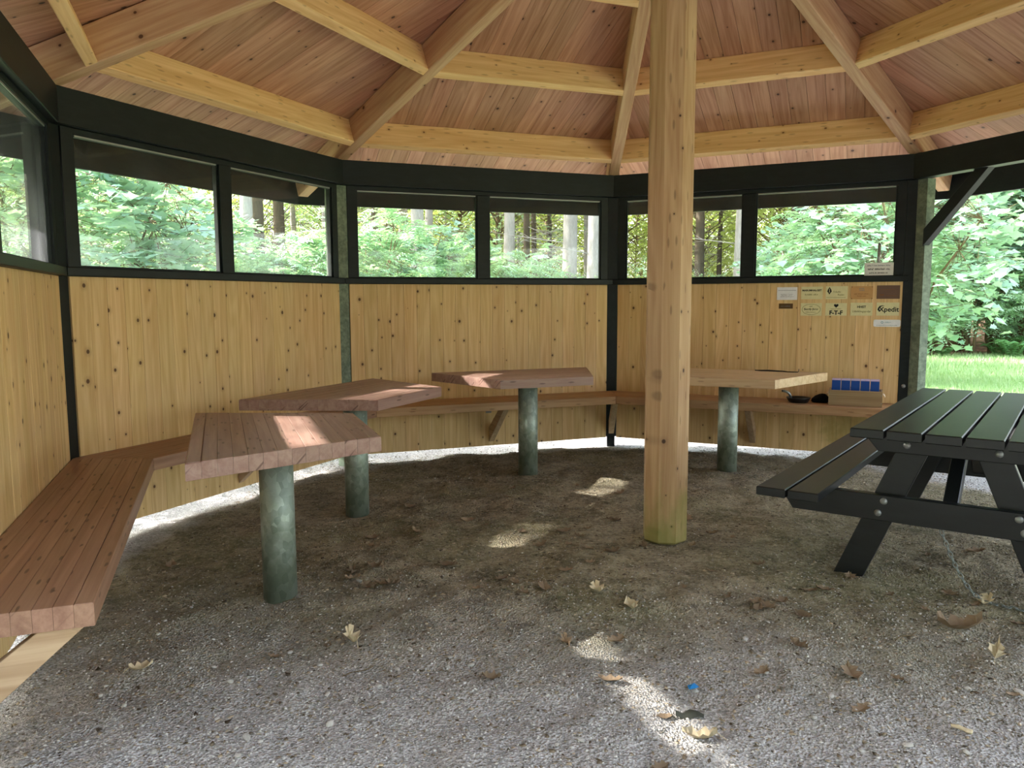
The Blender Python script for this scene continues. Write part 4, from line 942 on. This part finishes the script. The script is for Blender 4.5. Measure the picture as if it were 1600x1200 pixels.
# ferns at the lawn edge
def fern(seed):
    r = np.random.default_rng(seed); root = thing('fern'); lp = []; n = 9
    for i in range(n):
        a = 6.28 * i / n + r.uniform(-.2, .2); L = r.uniform(.6, .9); d = np.array([math.cos(a), math.sin(a), 0]); t = np.linspace(.12, 1, 16); p = d[None] * (L * t)[:, None] * .8; p[:, 2] = .62 * L * (np.sin(t * 2.1)); sd = np.array([-d[1], d[0], 0]); tg = unit(np.gradient(p, axis=0))
        for sg in (1, -1): lp.append(leaves(p, sd[None] * sg + tg * .3, np.array([0, 0, 1.0])[None] + d[None] * .3 + np.zeros((16, 3)), .20 * np.sin(np.pi * (t * .85 + .13)), .022))
        lp.append(branch_tris(p[:-1], p[1:], .004, .003))
    P, T = cat(lp); place('fronds', np_mesh('fronds', P, T, L_FERN), root); return root
fp = fern(3)
for u, y, s in ((1585, 17.4, 1.0), (1630, 17.3, 1.1), (1560, 18.0, .7), (1680, 17.5, 1.0), (1475, 17.9, .6)): use(fp, used, at_u(u, y), y, s, 'green fern with arching fronds at the lawn edge', 'fern', 'ferns at the lawn edge')

TR = {'p': tree('pale_tree', 41, 13, .145, BARK_P, L_BEECH, 2600, .55, 2.2, 14, .13), 'd': tree('spruce_tree', 42, 14, .17, BARK_D, L_CON, 3200, .48, 1.9, 60, .12), 'e': tree('spruce_tree', 43, 12, .10, BARK_D, L_CON, 2600, .42, 1.6, 70, .11), 'f': tree('hazel_tree', 44, 8.5, .07, BARK_S, L_FAR, 5200, .10, 2.3, 10, .13), 'g': tree('hazel_tree', 45, 9.5, .08, BARK_S, L_BEECH, 5200, .14, 2.4, 8, .12), 'h': tree('added_beech_tree', 47, 10, .13, BARK_P, L_DENSE, 9000, .05, 2.6, 0, .18), 's': tree('slender_tree', 46, 11, .05, BARK_P, L_FAR, 2200, .35, 1.5, 24, .11)}
TLB = {'h': ('broad dense beech tree, unseen, added to shade the open gravel side', 'unseen beeches added to shade the open gravel side'), 'p': ('tall tree with pale grey trunk in the woods', 'pale trunked trees in the woods'), 'd': ('thick spruce with dark trunk and dead lower branches', 'thick dark spruces in the woods'), 'e': ('slim spruce with dark trunk and dead lower branches', 'slim dark spruces in the woods'), 'f': ('sunlit yellow green hazel tree in the woods', 'yellow green hazels in the woods'), 'g': ('mid green leafy hazel tree in the woods', 'green hazels in the woods'), 's': ('slender pale stemmed young tree in the woods', 'slender young trees in the woods')}
spots = [('p', 392, 13.5, .9), ('d', 412, 16, 1.0), ('d', 442, 20, 1.0), ('p', 655, 17, 1.15), ('p', 795, 19, 1.1), ('p', 887, 18, 1.3), ('p', 925, 17, 1.15), ('p', 1152, 18.5, 1.3), ('d', 1092, 24, 1.0), ('d', 1238, 21, 1.3), ('d', 1300, 24, 1.0), ('e', 130, 14, .9), ('e', 185, 16, 1.0), ('d', 235, 18, .9), ('e', 590, 20, 1.0), ('d', 610, 22, 1.0), ('e', 835, 24, 1.0), ('e', 860, 27, 1.0), ('e', 1120, 27, 1.0), ('e', 1380, 19, 1.0), ('d', 1590, 23, 1.0), ('d', 1500, 25, 1.1), ('e', 1550, 26, 1.0)]
taken = [(at_u(u, y), y) for _, u, y, _ in spots]
for kd, u, y, s in spots: use(TR[kd], used, at_u(u, y), y, s, TLB[kd][0], 'tree', TLB[kd][1])
for kd, x, y, s in (('h', -9, -2.2, .75), ('h', -7, -4.0, .66), ('h', -4.6, -5.0, .62), ('h', -2.2, -5.6, .62), ('h', .3, -6.0, .6), ('h', 2.8, -6.8, .62), ('h', -8.2, -7, .8), ('h', -5, -8.4, .8), ('h', -1.4, -9, .75), ('h', 2.2, -10, .75), ('h', -13, -.8, 1.1), ('h', -13, -5.5, 1.0), ('g', 5.6, -10, .8), ('p', -15.5, 6.2, 1.0), ('s', -13, 3.6, 1.0)):  # dense beeches here are out of view, added to block light from the front
    taken.append((x, y)); use(TR[kd], used, x, y, s, TLB[kd][0], 'tree', TLB[kd][1])
def free(x, y, dmin):
    # keep the clearing before the open sides, and the sector of the low sun, open
    ang = math.degrees(math.atan2(y - CY, x - CX)); d = math.hypot(x - CX, y - CY)
    if y < 17 and -14 < x < 26 and (y < 4 or x > 4): return False
    if d < 13: return False
    if (ang > 148 or ang < -150) and d < 34: return False
    return all((x - a) ** 2 + (y - b) ** 2 > dmin ** 2 for a, b in taken)
def scatter(kinds, n, r0, r1, a0, a1, dmin, smin, smax):
    c = 0
    for _ in range(n * 12):
        if c >= n: break
        a = R_(rnd.uniform(a0, a1)); d = math.sqrt(rnd.uniform(r0 * r0, r1 * r1)); x, y = d * math.cos(a), d * math.sin(a)
        if not free(x, y, dmin): continue
        taken.append((x, y)); kd = rnd.choice(kinds); use(TR[kd], used, x, y, rnd.uniform(smin, smax), TLB[kd][0], 'tree', TLB[kd][1]); c += 1
scatter('essp', 46, 19, 34, 52, 132, 1.1, .8, 1.2)
scatter('fgf', 46, 24, 44, 50, 134, 1.9, .8, 1.15)
scatter('fged', 60, 34, 58, 40, 145, 2.2, 1.0, 1.4)
scatter('fgd', 40, 30, 55, 145, 400, 4.5, 1.0, 1.4)

# grass blades on the part of the lawn that shows through the opening
def grass_me(n, seed):
    r = np.random.default_rng(seed); y = r.uniform(9.3, 18.4, n); x = y * r.uniform(.44, .80, n); L = r.uniform(.05, .13, n) * np.where(y > 15, 1.6, 1.0); a = r.uniform(0, 6.28, n)
    d = np.stack([np.cos(a), np.sin(a), np.zeros(n)], 1); b = np.stack([x, y, np.full(n, -.15)], 1); up = np.array([0, 0, 1.0]); w = .005
    sd = np.stack([-d[:, 1], d[:, 0], np.zeros(n)], 1) * w; m = b + up * (L * .6)[:, None] + d * (L * .15)[:, None]; t = b + up * L[:, None] + d * (L * .5)[:, None]
    P = np.stack([b - sd, b + sd, m + sd * .8, m - sd * .8, t], 1).reshape(-1, 3); T = np.array([[0, 1, 2], [0, 2, 3], [3, 2, 4]])
    return np_mesh('grass', P, (T[None] + (np.arange(n) * 5)[:, None, None]).reshape(-1, 3), L_GRASS)
tag(place('grass', grass_me(45000, 9)), 'bright green grass of the lawn beyond the picnic table', 'grass', kind='stuff')
